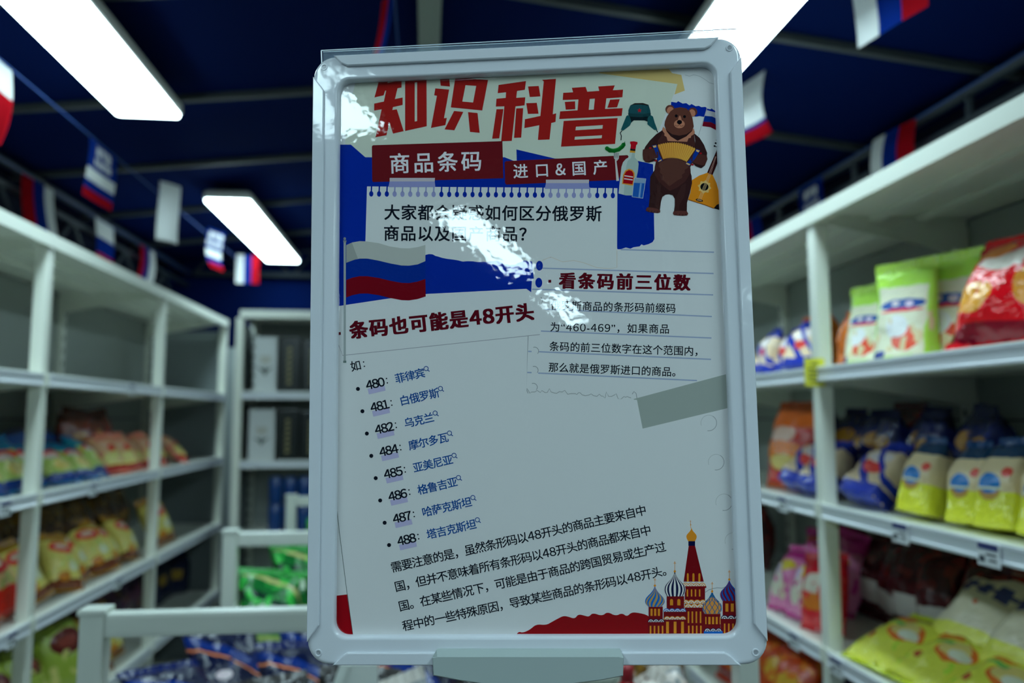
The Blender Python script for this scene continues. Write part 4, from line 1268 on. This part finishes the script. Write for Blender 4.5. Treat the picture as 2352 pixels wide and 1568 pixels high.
kind('pinkbag', .118, .180, .075, 'pillow', 'pink_bag', (166, 96, 140), [('r', 0, 1, .80, 1.1, (112, 18, 92)), ('e', .5, .66, .34, .10, (160, 150, 44)), ('e', .4, .34, .2, .2, (160, 164, 156)), ('e', .68, .26, .16, .14, (150, 156, 140)), ('e', .24, .6, .14, .1, (184, 150, 176)), ('n', 6, .6, 0, .5, (128, 40, 110))], (120, 20, 100))
kind('redbag', .140, .170, .070, 'pillow', 'red_bag_white_label', (140, 12, 28), [('e', .5, .62, .34, .14, (168, 160, 150)), ('e', .5, .36, .32, .12, (156, 92, 30)), ('n', 6, .62, 0, .9, (170, 40, 44)), ('r', 0, 1, .84, 1.1, (120, 8, 24))], (120, 8, 24))
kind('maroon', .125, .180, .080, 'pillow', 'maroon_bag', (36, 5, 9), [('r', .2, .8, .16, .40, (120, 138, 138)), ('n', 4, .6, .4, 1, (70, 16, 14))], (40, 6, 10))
kind('lime', .215, .225, .075, 'pillow', 'lime_food_bag', (152, 188, 62), [('e', .62, .56, .26, .17, (150, 84, 30)), ('e', .58, .60, .20, .13, (166, 154, 96)), ('e', .72, .52, .14, .08, (156, 170, 160)), ('r', 0, 1, .84, 1.1, (108, 118, 22)), ('e', .30, .80, .2, .09, (140, 96, 28)), ('e', .26, .34, .06, .05, (120, 60, 36)), ('r', .2, .5, .64, .70, (70, 140, 70)), ('n', 6, .66, 0, .4, (120, 170, 50))], (120, 150, 30))
kind('white', .200, .240, .080, 'pillow', 'white_bag_navy_lettering', (138, 156, 142), [('r', 0, 1, .80, 1.1, (112, 26, 16)), ('r', .14, .86, .585, .625, (30, 44, 96)), ('r', .20, .36, .52, .68, (30, 44, 96)), ('r', .44, .56, .54, .67, (30, 44, 96)), ('r', .64, .78, .52, .68, (30, 44, 96)), ('e', .5, .44, .03, .025, (130, 70, 40)), ('r', .2, .8, .90, .95, (150, 140, 140)), ('r', 0, 1, -.1, .2, (150, 174, 70))], (100, 22, 14), warp=.012)
kind('deepblue', .200, .240, .085, 'pillow', 'deep_blue_bag', (3, 10, 38), [('d', .55, 1, .84, .96, (3, 28, 88)), ('d', .55, 1, .79, .815, (140, 92, 60)), ('e', .3, .42, .10, .05, (130, 140, 150)), ('n', 5, .66, 0, .6, (6, 22, 66))], (3, 16, 62), rough=.2)
kind('black', .170, .200, .080, 'pillow', 'black_clear_bag', (14, 18, 20), [('e', .5, .45, .32, .22, (78, 72, 56)), ('e', .6, .3, .2, .1, (120, 128, 104)), ('n', 7, .67, 0, 1, (112, 122, 118))], (36, 42, 44), rough=.08)  # pale spots are painted glints of the shiny film
kind('greenbin', .200, .250, .080, 'pillow', 'bright_green_bag', (9, 78, 32), [('d', .4, 1, .62, .78, (4, 36, 24)), ('e', .4, .40, .2, .08, (120, 160, 140)), ('d', .4, 1, 1.0, 1.1, (120, 140, 90)), ('e', .7, .3, .18, .12, (150, 140, 96)), ('n', 5, .60, 0, 1, (28, 140, 50)), ('r', 0, 1, -.1, .12, (96, 128, 70))], (20, 112, 40), rough=.2)
kind('film', .170, .200, .080, 'pillow', 'white_film_bag', (142, 158, 158), [('n', 5, .58, 0, 1, (96, 116, 122)), ('e', .5, .5, .3, .2, (126, 120, 96))], (150, 164, 164), rough=.12)
kind('sunny', .150, .180, .07, 'pillow', 'orange_yellow_bag', (130, 50, 12), [('e', .5, .6, .3, .16, (150, 132, 40)), ('n', 5, .56, 0, 1, (150, 90, 20)), ('r', 0, 1, -.1, .2, (90, 14, 12))], (120, 40, 12))

S2, S3, S4, S5 = SHELF[4], SHELF[3], SHELF[2], SHELF[1]
XLf, XRf = XL - .035, XR + .035
yl = lambda *xs: [Yx(x, -(-XL + .05)) for x in xs]
yr = lambda *xs: [Yx(x, XR + .05) for x in xs]
yb = lambda X, *xs: sorted(Yx(x, X) for x in xs)   # rows set back from the shelf front
# left rack
series('teal', 'L', XLf - .03, yl(15, 62, 118, 170, 215, 250), S3, .75, 'teal topped green bag', 'on the left rack', 'teal and green snack bags')
series('pink', 'L', XLf - .03, yl(288, 318, 345, 372, 396), S3, .55, 'pink cream crisp bag', 'past the teal bags', 'pink crisp bags')
series('pink', 'L', XLf - .01, yl(424), S3, .75, 'orange footed crisp bag ending the pink row', 'past the second left post', None)
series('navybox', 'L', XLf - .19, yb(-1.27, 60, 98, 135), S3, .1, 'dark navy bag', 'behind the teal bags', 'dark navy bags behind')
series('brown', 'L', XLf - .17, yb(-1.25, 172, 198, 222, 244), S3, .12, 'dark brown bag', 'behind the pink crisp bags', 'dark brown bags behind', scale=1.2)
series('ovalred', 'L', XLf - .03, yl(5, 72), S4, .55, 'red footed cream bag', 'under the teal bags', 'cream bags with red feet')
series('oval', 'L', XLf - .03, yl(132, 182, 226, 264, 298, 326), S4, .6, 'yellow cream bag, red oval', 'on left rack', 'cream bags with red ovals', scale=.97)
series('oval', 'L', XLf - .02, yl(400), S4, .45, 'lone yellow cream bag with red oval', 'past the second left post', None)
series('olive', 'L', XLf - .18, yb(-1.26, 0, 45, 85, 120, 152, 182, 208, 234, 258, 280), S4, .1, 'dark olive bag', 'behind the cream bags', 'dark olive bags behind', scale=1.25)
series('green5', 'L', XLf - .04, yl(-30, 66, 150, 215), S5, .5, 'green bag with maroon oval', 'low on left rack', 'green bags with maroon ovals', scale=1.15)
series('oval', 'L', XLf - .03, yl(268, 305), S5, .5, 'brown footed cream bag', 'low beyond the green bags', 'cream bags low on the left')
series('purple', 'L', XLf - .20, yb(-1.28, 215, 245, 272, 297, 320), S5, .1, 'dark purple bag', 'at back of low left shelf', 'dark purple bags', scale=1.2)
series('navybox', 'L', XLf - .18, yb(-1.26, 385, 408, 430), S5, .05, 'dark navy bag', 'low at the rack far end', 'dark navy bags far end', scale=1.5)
# right rack
series('wedge', 'R', XRf + .03, list(reversed(yr(1752, 1790, 1838))), S2, .42, 'blue white bag', 'on upper shelf past the post', 'blue and white bags upper shelf', scale=.86)
series('orange', 'R', XRf + .17, list(reversed(yr(1735, 1775))), S2, .1, 'orange bag', 'behind upper blue white bags', 'orange bags behind')
series('orange', 'R', XRf + .07, yr(1930), S2, .1, 'orange bag', 'between the post and the lime pouches', None, scale=.82)
bag('pouch', (XRf + .035, yr(1975)[0], S2), 'R', .10, 'lime green food pouch farthest from the big red bag', 'lime food pouches', yaw=.2, scale=.94)
bag('pouch', (XRf + .03, yr(2072)[0], S2), 'R', .05, 'tallest lime green food pouch, middle one of three', 'lime food pouches', yaw=.42, scale=1.06)
bag('pouch', (XRf + .10, yr(2098)[0], S2), 'R', .05, 'lime green food pouch next to the big red bag', 'lime food pouches', yaw=.38, scale=1.12)
bag('bigred', (XRf + .03, yr(2290)[0] - .01, S2), 'R', .55, 'big shiny red bag with biscuit pictures on the upper right shelf', None, yaw=.30)
bag('bigred', (XRf + .05, yr(2290)[0] - .26, S2), 'R', .55, 'big shiny red bag at the near end of the upper right shelf', None, yaw=.1)
bag('fire', (XRf + .07, yr(1768)[0], S3), 'R', .25, 'red and orange crisp bag leaning beyond the yellow tagged post', None, scale=1.05, yaw=.3)
bag('maroon', (XRf + .25, yr(1880)[0], S3), 'R', .05, 'dark maroon bag at the back of the middle right shelf', None, scale=1.2)
series('wedge', 'R', XRf + .02, list(reversed(yr(1815, 1852))), S3, .62, 'blue white bag', 'on middle shelf past the post', 'blue and white bags middle shelf')
series('wedge', 'R', XRf + .03, yr(1962), S3, .62, 'blue white bag with red print', 'beside the yellow footed bags', None, scale=1.05)
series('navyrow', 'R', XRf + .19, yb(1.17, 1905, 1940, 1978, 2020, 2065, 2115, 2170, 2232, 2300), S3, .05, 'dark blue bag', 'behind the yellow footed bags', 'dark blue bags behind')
series('yellow', 'R', XRf + .045, list(reversed(yr(2076, 2178, 2246, 2350))), S3, .2, 'cream bag with yellow foot', 'on middle right shelf', 'yellow footed bags', jit=.2, face_in=.2)
series('pinkbag', 'R', XRf + .03, list(reversed(yr(1772, 1812))), S4, .45, 'pink bag with yellow label', 'past the right post', 'pink bags')
series('pinkbag', 'R', XRf + .18, list(reversed(yr(1745, 1785))), S4, .1, 'purple topped pink bag', 'behind front pink bags', 'pink bags behind', scale=1.1)
series('sunny', 'R', XRf + .20, yr(1760), S4, .1, 'orange and yellow bag', 'behind the pink bags', None)
series('redbag', 'R', XRf + .03, yr(1858), S4, .4, 'red bag with white and orange print', 'hard against the right post', None)
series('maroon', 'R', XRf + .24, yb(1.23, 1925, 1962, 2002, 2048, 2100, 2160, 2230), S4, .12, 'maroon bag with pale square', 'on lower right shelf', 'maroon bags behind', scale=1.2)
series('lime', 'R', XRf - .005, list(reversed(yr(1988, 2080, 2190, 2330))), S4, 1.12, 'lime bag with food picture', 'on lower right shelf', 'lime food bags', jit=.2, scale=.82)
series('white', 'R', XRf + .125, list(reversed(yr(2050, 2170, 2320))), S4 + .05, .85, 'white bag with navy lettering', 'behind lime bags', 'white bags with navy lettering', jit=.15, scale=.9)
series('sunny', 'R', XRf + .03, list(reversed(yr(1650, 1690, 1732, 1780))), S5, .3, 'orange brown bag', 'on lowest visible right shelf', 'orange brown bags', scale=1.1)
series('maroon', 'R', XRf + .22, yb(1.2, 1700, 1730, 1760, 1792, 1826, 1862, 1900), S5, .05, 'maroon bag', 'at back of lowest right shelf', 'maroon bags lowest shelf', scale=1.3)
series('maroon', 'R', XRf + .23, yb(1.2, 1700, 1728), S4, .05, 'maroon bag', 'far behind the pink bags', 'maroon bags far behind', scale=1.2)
series('navyrow', 'R', XRf + .03, list(reversed(yr(1850, 1960))), S5, .3, 'dark blue bag', 'on lowest visible right shelf', 'dark blue bags lowest shelf', scale=1.15)
# islands
def pile(key, desc, where, group, pts, **kw):
    for i, (x, y, z, lean, yaw, roll) in enumerate(pts):
        bag(key, (x, y, z), 'F', lean, ('%s %s, %s from the left' % (desc, where, ORD[i])) if len(pts) > 1 else desc + ' ' + where, group, yaw=yaw, roll=roll, **kw)
pile('deepblue', 'deep blue bag', 'at back of nearest bin', 'deep blue bags', [(-.43, 2.04, .81, .75, .7, .1), (-.22, 2.08, .81, .7, .3, -.1), (0.0, 2.08, .81, .75, 0, .05), (.24, 2.08, .81, .75, -.2, 0)])
pile('deepblue', 'deep blue bag', 'in nearest bin middle row', 'deep blue bags middle', [(-.44, 1.80, .83, 1.0, .9, .1), (-.24, 1.84, .84, .95, .4, .1), (-.03, 1.83, .84, .95, .1, -.1), (.20, 1.82, .84, .95, -.1, .1)])
pile('black', 'black windowed bag', 'at front of nearest bin', 'black windowed bags', [(-.45, 1.56, .84, .95, .5, .1), (-.28, 1.60, .86, .9, .2, -.1), (-.13, 1.60, .86, .8, .1, .1), (.12, 1.64, .86, .8, -.2, 0)])
pile('greenbin', 'green bag', 'at back of farther bin', 'bright green bags', [(-.36, 3.08, .88, .35, .5, .2), (-.16, 3.12, .90, .3, .2, -.1), (.04, 3.12, .90, .35, 0, .1), (.26, 3.10, .90, .35, 0, 0)])
pile('greenbin', 'green bag', 'in farther bin middle row', 'bright green bags', [(-.40, 2.84, .86, .65, .6, .15), (-.19, 2.86, .87, .6, .3, -.15), (.02, 2.86, .87, .6, 0, .1), (.24, 2.86, .87, .6, 0, 0)])
pile('greenbin', 'green bag', 'at front of farther bin', 'bright green bags', [(-.45, 2.50, .85, .75, .4, .15), (-.24, 2.56, .85, .8, .2, -.1), (-.02, 2.56, .84, .85, 0, .1), (.22, 2.56, .84, .8, 0, 0)])
# things right under the poster, at the front of the nearest bin
M_wpl = mat('white_plastic', (.82, .86, .82), .3)
o = empty('divider_panel', (-.14, 1.47, .80), 'white angled divider standing in the front of the nearest bin below the poster', 'divider')
pA, pB, pC_, pD = at_y(781, 1524, 1.47), at_y(868, 1524, 1.47), at_y(868, 1700, 1.47), at_y(720, 1700, 1.47)
mb = MB()
mb.prism([[(v.x, v.y + e, max(v.z, .801)) for v in (pA, pB, pC_, pD)] for e in (-.004, .004)])
mb.build('panel', M_wpl, o)
v0 = at_y(800, 1524, 1.464)
v1 = at_y(745, 1690, 1.464)
MB().bar((v0.x, v0.y - .002, v0.z), (v1.x, v1.y - .002, max(v1.z, .806)), .012, .006).build('rim', M_wpl, o)
bag('film', (-.01, 1.47, .83), 'F', .3, 'white film wrapped bag just left of the grey clamp', None, roll=-.35, scale=1.1)
bag('film', (.42, 1.50, .83), 'F', .4, 'white film wrapped bag just right of the red bottle', None, roll=.5, scale=1.0)
bag('film', (.52, 1.52, .83), 'F', .4, 'white film wrapped bag nearest the right corner of the poster', None, roll=-.5, scale=1.05)
bag('olive', (.49, 1.66, .84), 'F', .3, 'dark olive bag between the white film bags', None, scale=1.0)
c = at_y(1440, 1545, 1.45)
o = empty('squeeze_bottle', (c.x, 1.45, .80), 'red round shouldered bottle with red cap below the grey clamp', 'bottle')
M_rb = mat('red_bottle', (.50, .004, .010), .25, .5)
MB().lathe([(.032, 0), (.038, .006), (.038, .215), (.036, .236), (.029, .256), (.017, .270), (.0115, .276), (.0115, .280)], (c.x, 1.45, .801), 24).build('bottle_body', M_rb, o, True)
MB().lathe([(.0125, .0), (.0125, .022), (.010, .026), (.001, .027)], (c.x, 1.45, 1.0795), 20).build('cap', mat('red_cap', (.36, .02, .03), .35), o, True)
# back rack goods
M_wbox = mat('white_gift_box', (.60, .62, .62), .4)
M_kbox = mat('black_gift_box', (.006, .010, .010), .25, .6)
M_gold = mat('box_gold_print', (.22, .19, .09), .4)
M_emb = mat('box_grey_print', (.07, .09, .08), .5)
def giftbox(x0, x1, z, h, dark, label):
    o = empty('gift_box', ((x0 + x1) / 2, YBK + .1, z), label, 'box', 'tall boxes on the end rack')
    MB().box(x0, x1, YBK + .03, YBK + .14, z + .001, z + h, .003).build('carton', M_kbox if dark else M_wbox, o)
    cx_ = (x0 + x1) / 2
    y = YBK + .0285
    f = lambda l: MB().prism([[(cx_ + u, y + e, z + h * v) for u, v in l] for e in (0, .001)])
    if dark:
        for k in range(7):
            f([(-.012, .15 + k * .1), (.010, .16 + k * .1), (.012, .21 + k * .1), (-.008, .22 + k * .1)]).build('gold_print', M_gold, o)
    else:
        f([(0, .30), (.012, .38), (.040, .46), (.018, .44), (.006, .42), (0, .48), (-.006, .42), (-.018, .44), (-.040, .46), (-.012, .38)]).build('winged_emblem', M_emb, o)
        f([(-.022, .52), (.022, .52), (.026, .66), (-.026, .66)]).build('faded_seal', mat('box_pale_print', (.48, .47, .42), .5), o)
    return o
zB = [SHELF[4], SHELF[3], SHELF[2]]
for zi, lv in ((0, 'top'), (1, 'second')):
    hh = .27 if zi == 0 else .245
    hh = min(hh, .27)
    giftbox(-.835 + (.015 if zi == 0 else 0), -.715, zB[zi], hh, False, 'tall white box with dark winged emblem on the %s shelf of the end rack' % lv)
    giftbox(-.705, -.605, zB[zi], hh, True, 'tall black box with gold print on the %s shelf of the end rack' % lv)
    giftbox(-.595, -.50, zB[zi], hh * .96, True, 'tall black box half hidden by the poster on the %s shelf of the end rack' % lv)
    giftbox(-.49, -.38, zB[zi], hh, False, 'tall white box hidden behind the poster on the %s shelf of the end rack' % lv)
M_can = mat('blue_can', (.006, .055, .24), .25, .6)
M_cant = mat('can_top_silver', (.05, .06, .10), .4, .5, .6)
lb = ['leftmost', 'second', 'third', 'rightmost']
for r_ in range(2):
    for i in range(4):
        x = -.715 + i * .068
        z = zB[2] + .001 + r_ * .130
        o = empty('drink_can', (x, YBK + .10, z), '%s blue drink can in the %s layer on the end rack' % (lb[i], 'upper' if r_ else 'lower'), 'can', 'stacked blue cans')
        MB().lathe([(.026, 0), (.032, .006), (.032, .118), (.026, .126), (.026, .129)], (x, YBK + .10, z), 20).build('can_body', M_can, o, True)
        MB().lathe([(.0255, .1262), (.001, .1262), (.001, .1275), (.0255, .1275)], (x, YBK + .10, z), 20).build('can_lid', M_cant, o)
# flat orange packets on the empty left shelf
M_or = art_mat('orange_packet', (176, 96, 56), [('e', .4, .5, .3, .5, (190, 130, 90)), ('n', 5, .56, 0, 1, (150, 70, 40))])
for k, (x, ln) in enumerate(((130, .16), (165, .15), (200, .13))):
    y = Yx(x, -XL)
    MBo = MB().box(XL - .11, XL - .002, y - ln / 2, y + ln / 2, S2 + .001, S2 + .012 + .004 * (k % 2), .005)
    ob = MBo.build('flat_packet', M_or)
    tag(ob, 'flat orange packet on the empty left shelf, %s from near post' % ORD[k], 'packet', 'flat orange packets')

# ------------------------------------------------------------------ bunting
def cloth(name, c):
    m = bpy.data.materials.new(name)
    m.use_nodes = True
    nt = m.node_tree
    nt.nodes.clear()
    N, L = nt.nodes.new, nt.links.new
    d, t, mx, o = N('ShaderNodeBsdfDiffuse'), N('ShaderNodeBsdfTranslucent'), N('ShaderNodeMixShader'), N('ShaderNodeOutputMaterial')
    d.inputs[0].default_value = (*c, 1)
    t.inputs[0].default_value = (*c, 1)
    mx.inputs[0].default_value = .6
    L(d.outputs[0], mx.inputs[1])
    L(t.outputs[0], mx.inputs[2])
    L(mx.outputs[0], o.inputs[0])
    return m
F_W, F_B, F_R = cloth('flag_white', (.88, .89, .88)), cloth('flag_blue', (.010, .05, .36)), cloth('flag_red', (.56, .012, .025))
def flag(top, wv, hgt, stripes, label, sway=.012, seed=0, letter=False, skew=0.0):
    # top: first hanging corner; wv: vector along the string; stripes: (fraction, material index, 'v' or 'h')
    wv = Vector(wv)
    top = Vector(top)
    nrm = wv.cross(Vector((0, 0, 1))).normalized()
    nu, nv = 12, 20
    bm = bmesh.new()
    def pos(u, v, e=0):
        b = math.sin(v * 2.6 + seed) * sway * v * 2 + math.sin(u * 3 + seed * 2) * sway * .6 * (0.3 + v)
        return top + wv * (u + skew * v) + Vector((0, 0, -hgt * v)) + nrm * (b + e)
    g = [[bm.verts.new(pos(i / nu, j / nv)) for i in range(nu + 1)] for j in range(nv + 1)]
    ax, cuts = stripes
    for j in range(nv):
        for i in range(nu):
            f = bm.faces.new((g[j][i], g[j][i + 1], g[j + 1][i + 1], g[j + 1][i]))
            s = (i + .5) / nu if ax == 'v' else (j + .5) / nv
            for fr_, mi in cuts:
                if s <= fr_:
                    f.material_index = mi
                    break
            f.smooth = True
    bmesh.ops.solidify(bm, geom=bm.faces[:], thickness=.0004)
    o = empty('bunting_flag', tuple(top), label, 'flag', 'bunting flags under the roof')
    bmesh.ops.translate(bm, verts=bm.verts[:], vec=-top)
    me = bpy.data.meshes.new('cloth')
    bm.to_mesh(me)
    bm.free()
    link('cloth', me, [F_W, F_B, F_R], o)
    if letter:
        for rowi, (txt, v0, em) in enumerate((('俄罗斯', .17, .040), ('国家商品馆', .36, .026))):
            cu = bpy.data.curves.new('lettering', 'FONT')
            cu.body = txt
            cu.size = 1
            cu.resolution_u = 2
            cu.align_x = 'CENTER'
            to = bpy.data.objects.new('lettering', cu)
            COL.objects.link(to)
            bpy.context.view_layer.update()
            ev = to.evaluated_get(bpy.context.evaluated_depsgraph_get())
            me0 = ev.to_mesh()
            L_ = wv.length
            vs, fs = [], []
            for e_ in (.0012, -.0012):
                n0 = len(vs)
                for sx_, sy_ in ((0, 0), (.05, .03), (-.05, -.03)):
                    n0 = len(vs)
                    for v in me0.vertices:
                        uu = .5 + (v.co.x + sx_) * em / L_ * (1 if letter > 0 else -1)
                        vv = v0 - (v.co.y + sy_ - .36) * em / hgt
                        vs.append(pos(uu, vv, e_) - top)
                    fs += [tuple(n0 + i for i in p_.vertices) for p_ in me0.polygons]
            ev.to_mesh_clear()
            bpy.data.objects.remove(to)
            bpy.data.curves.remove(cu)
            me = bpy.data.meshes.new('lettering')
            me.from_pydata(vs, [], fs)
            link('lettering', me, F_W, o)
    return o
def on(px, py, X):                        # point of the vertical plane x = X seen at (px, py)
    d = ray(px, py)
    return CAM + d * (X / d.x)
WBR_H = ('h', [(.34, 0), (.67, 1), (1.1, 2)])
WBR_V = ('v', [(.34, 0), (.67, 1), (1.1, 2)])
RBW_V = ('v', [(.34, 2), (.67, 1), (1.1, 0)])
TXT = ('h', [(.50, 1), (.70, 0), (.84, 1), (1.1, 2)])
M_cord = mat('bunting_line', (.012, .05, .22), .6)
XS = on(0, 135, -1)
k_ = 2.06 / on(0, 135, -1.0).y
X1 = -1.0 * k_
def cord(X, z, y0, y1, label):
    mb = MB()
    mb.tube([(X, y0 + (y1 - y0) * k / 8, z - .006 * math.sin(math.pi * ((k * 1.7) % 1))) for k in range(9)], .0022, 6)
    return tag(mb.build('bunting_line', M_cord), label, 'cord', 'cords of the bunting')
zc1 = on(0, 135, X1).z
def proj(p):
    d = Vector(p) - CAM
    return CX + F * d.dot(RT) / d.dot(FW), CY - F * d.dot(UP) / d.dot(FW)
def Ycol(X, z, px):                       # depth on the line (X, z) seen at picture column px
    lo, hi = .25, 9.0
    for _ in range(50):
        m = (lo + hi) / 2
        if (proj((X, m, z))[0] < px) == (X < 0):
            lo = m
        else:
            hi = m
    return m
def hang(X, z, px, ywid, hgt, *a, **k):    # flag hanging from the cord at (X, z), first edge seen at column px
    y = Ycol(X, z, px)
    return flag((X, y, z - .004), (0, ywid, 0), hgt, *a, **k)
cord(X1, zc1, .3, YB - .1, 'thin blue cord of bunting under the left row of lamps')
ye = Ycol(X1, zc1, 30)
flag((X1, ye - .15, zc1 - .004), (0, .15, 0), .20, ('h', [(.40, 0), (1.1, 2)]), 'white and red flag at the far left edge of the picture', seed=1)
hang(X1, zc1, 207, .22, .19, TXT, 'blue flag with white lettering over a red band, left of the lamps', sway=.006, seed=2, letter=-1)
y = Ycol(X1, zc1, 366)
flag((X1, y, zc1 + .05), (.070, .04, -.012), .235, ('h', [(.15, 0), (1.1, 0)]), 'bright white flag between the two left lamps', seed=3, sway=.02)
y = Ycol(X1, zc1, 476)
flag((X1, y, zc1 + .03), (.06, .12, 0), .20, TXT, 'blue and white lettered flag beside the far left lamp', seed=4, sway=.02, letter=-1)
y = Ycol(X1, zc1, 543)
flag((X1, y, zc1 + .02), (.12, .03, 0), .17, WBR_V, 'white blue and red flag below the far left lamp', seed=5, sway=.02)
XT = -1.462
zt1 = on(80, 410, XT).z
cord(XT, zt1, 1.2, YB - .1, 'thin blue cord of bunting along the left girder')
hang(XT, zt1, 52, .24, .34, RBW_V, 'red blue and white flag hanging above the left rack by the near post', seed=6, sway=.02)
hang(XT, zt1, 218, .22, .24, WBR_H, 'small dark flag with white blue and red bands above the left rack', seed=7, sway=.01)
hang(XT, zt1, 322, .22, .28, RBW_V, 'dark blue flag hanging over the far half of the left rack', seed=8, sway=.02)
XR1 = .86
kx = on(1960, 110, 1.0)
YR = 1.70
XR1 = YR / kx.y
zb = on(1960, 110, XR1).z
flag((XR1, YR, zb + .19), (.05, -.20, 0), .19, WBR_V, 'white blue and red flag hanging at the top right', seed=9, sway=.006)
zr1 = zb + .19
cord(XR1, zr1 + .004, .3, YB - .1, 'thin blue cord of bunting under the right row of lamps')
y = Ycol(XR1, zr1, 1756)
flag((XR1, y, zr1), (-.03, .20, 0), .215, ('h', [(.10, 1), (.80, 0), (.86, 1), (1.1, 2)]), 'bright white flag peeping out behind the right edge of the poster', seed=10, sway=.025)
XT2 = 1.455
zt2 = on(2105, 268, XT2).z
cord(XT2, zt2, 1.2, YB - .1, 'thin blue cord of bunting along the right girder')
y = Ycol(XT2, zt2, 2105)
flag((XT2, y, zt2 - .004), (-.02, .20, 0), .26, RBW_V, 'white blue and red flag above the right rack', seed=11, sway=.03)
y = Ycol(XT2, zt2, 1890)
flag((XT2, y, zt2 - .004), (0, .20, 0), .24, TXT, 'dark lettered flag above the right rack near the poster', seed=12, sway=.01, letter=1)
y = Ycol(XT2, zt2, 1745)
flag((XT2, y, zt2 - .004), (0, .22, 0), .24, ('v', [(.5, 1), (1.1, 2)]), 'dark red flag above the right rack beside the poster edge', seed=13, sway=.01)
pt = at_y(905, -20, 1.75)
flag(tuple(pt), (-.030, .05, 0), .145, ('v', [(.45, 1), (1.1, 2)]), 'narrow red and blue flag just above the poster', seed=14, sway=.004, skew=.7)
cord(pt.x, pt.z + .004, .9, YB - .1, 'thin blue cord of bunting beside the ridge')
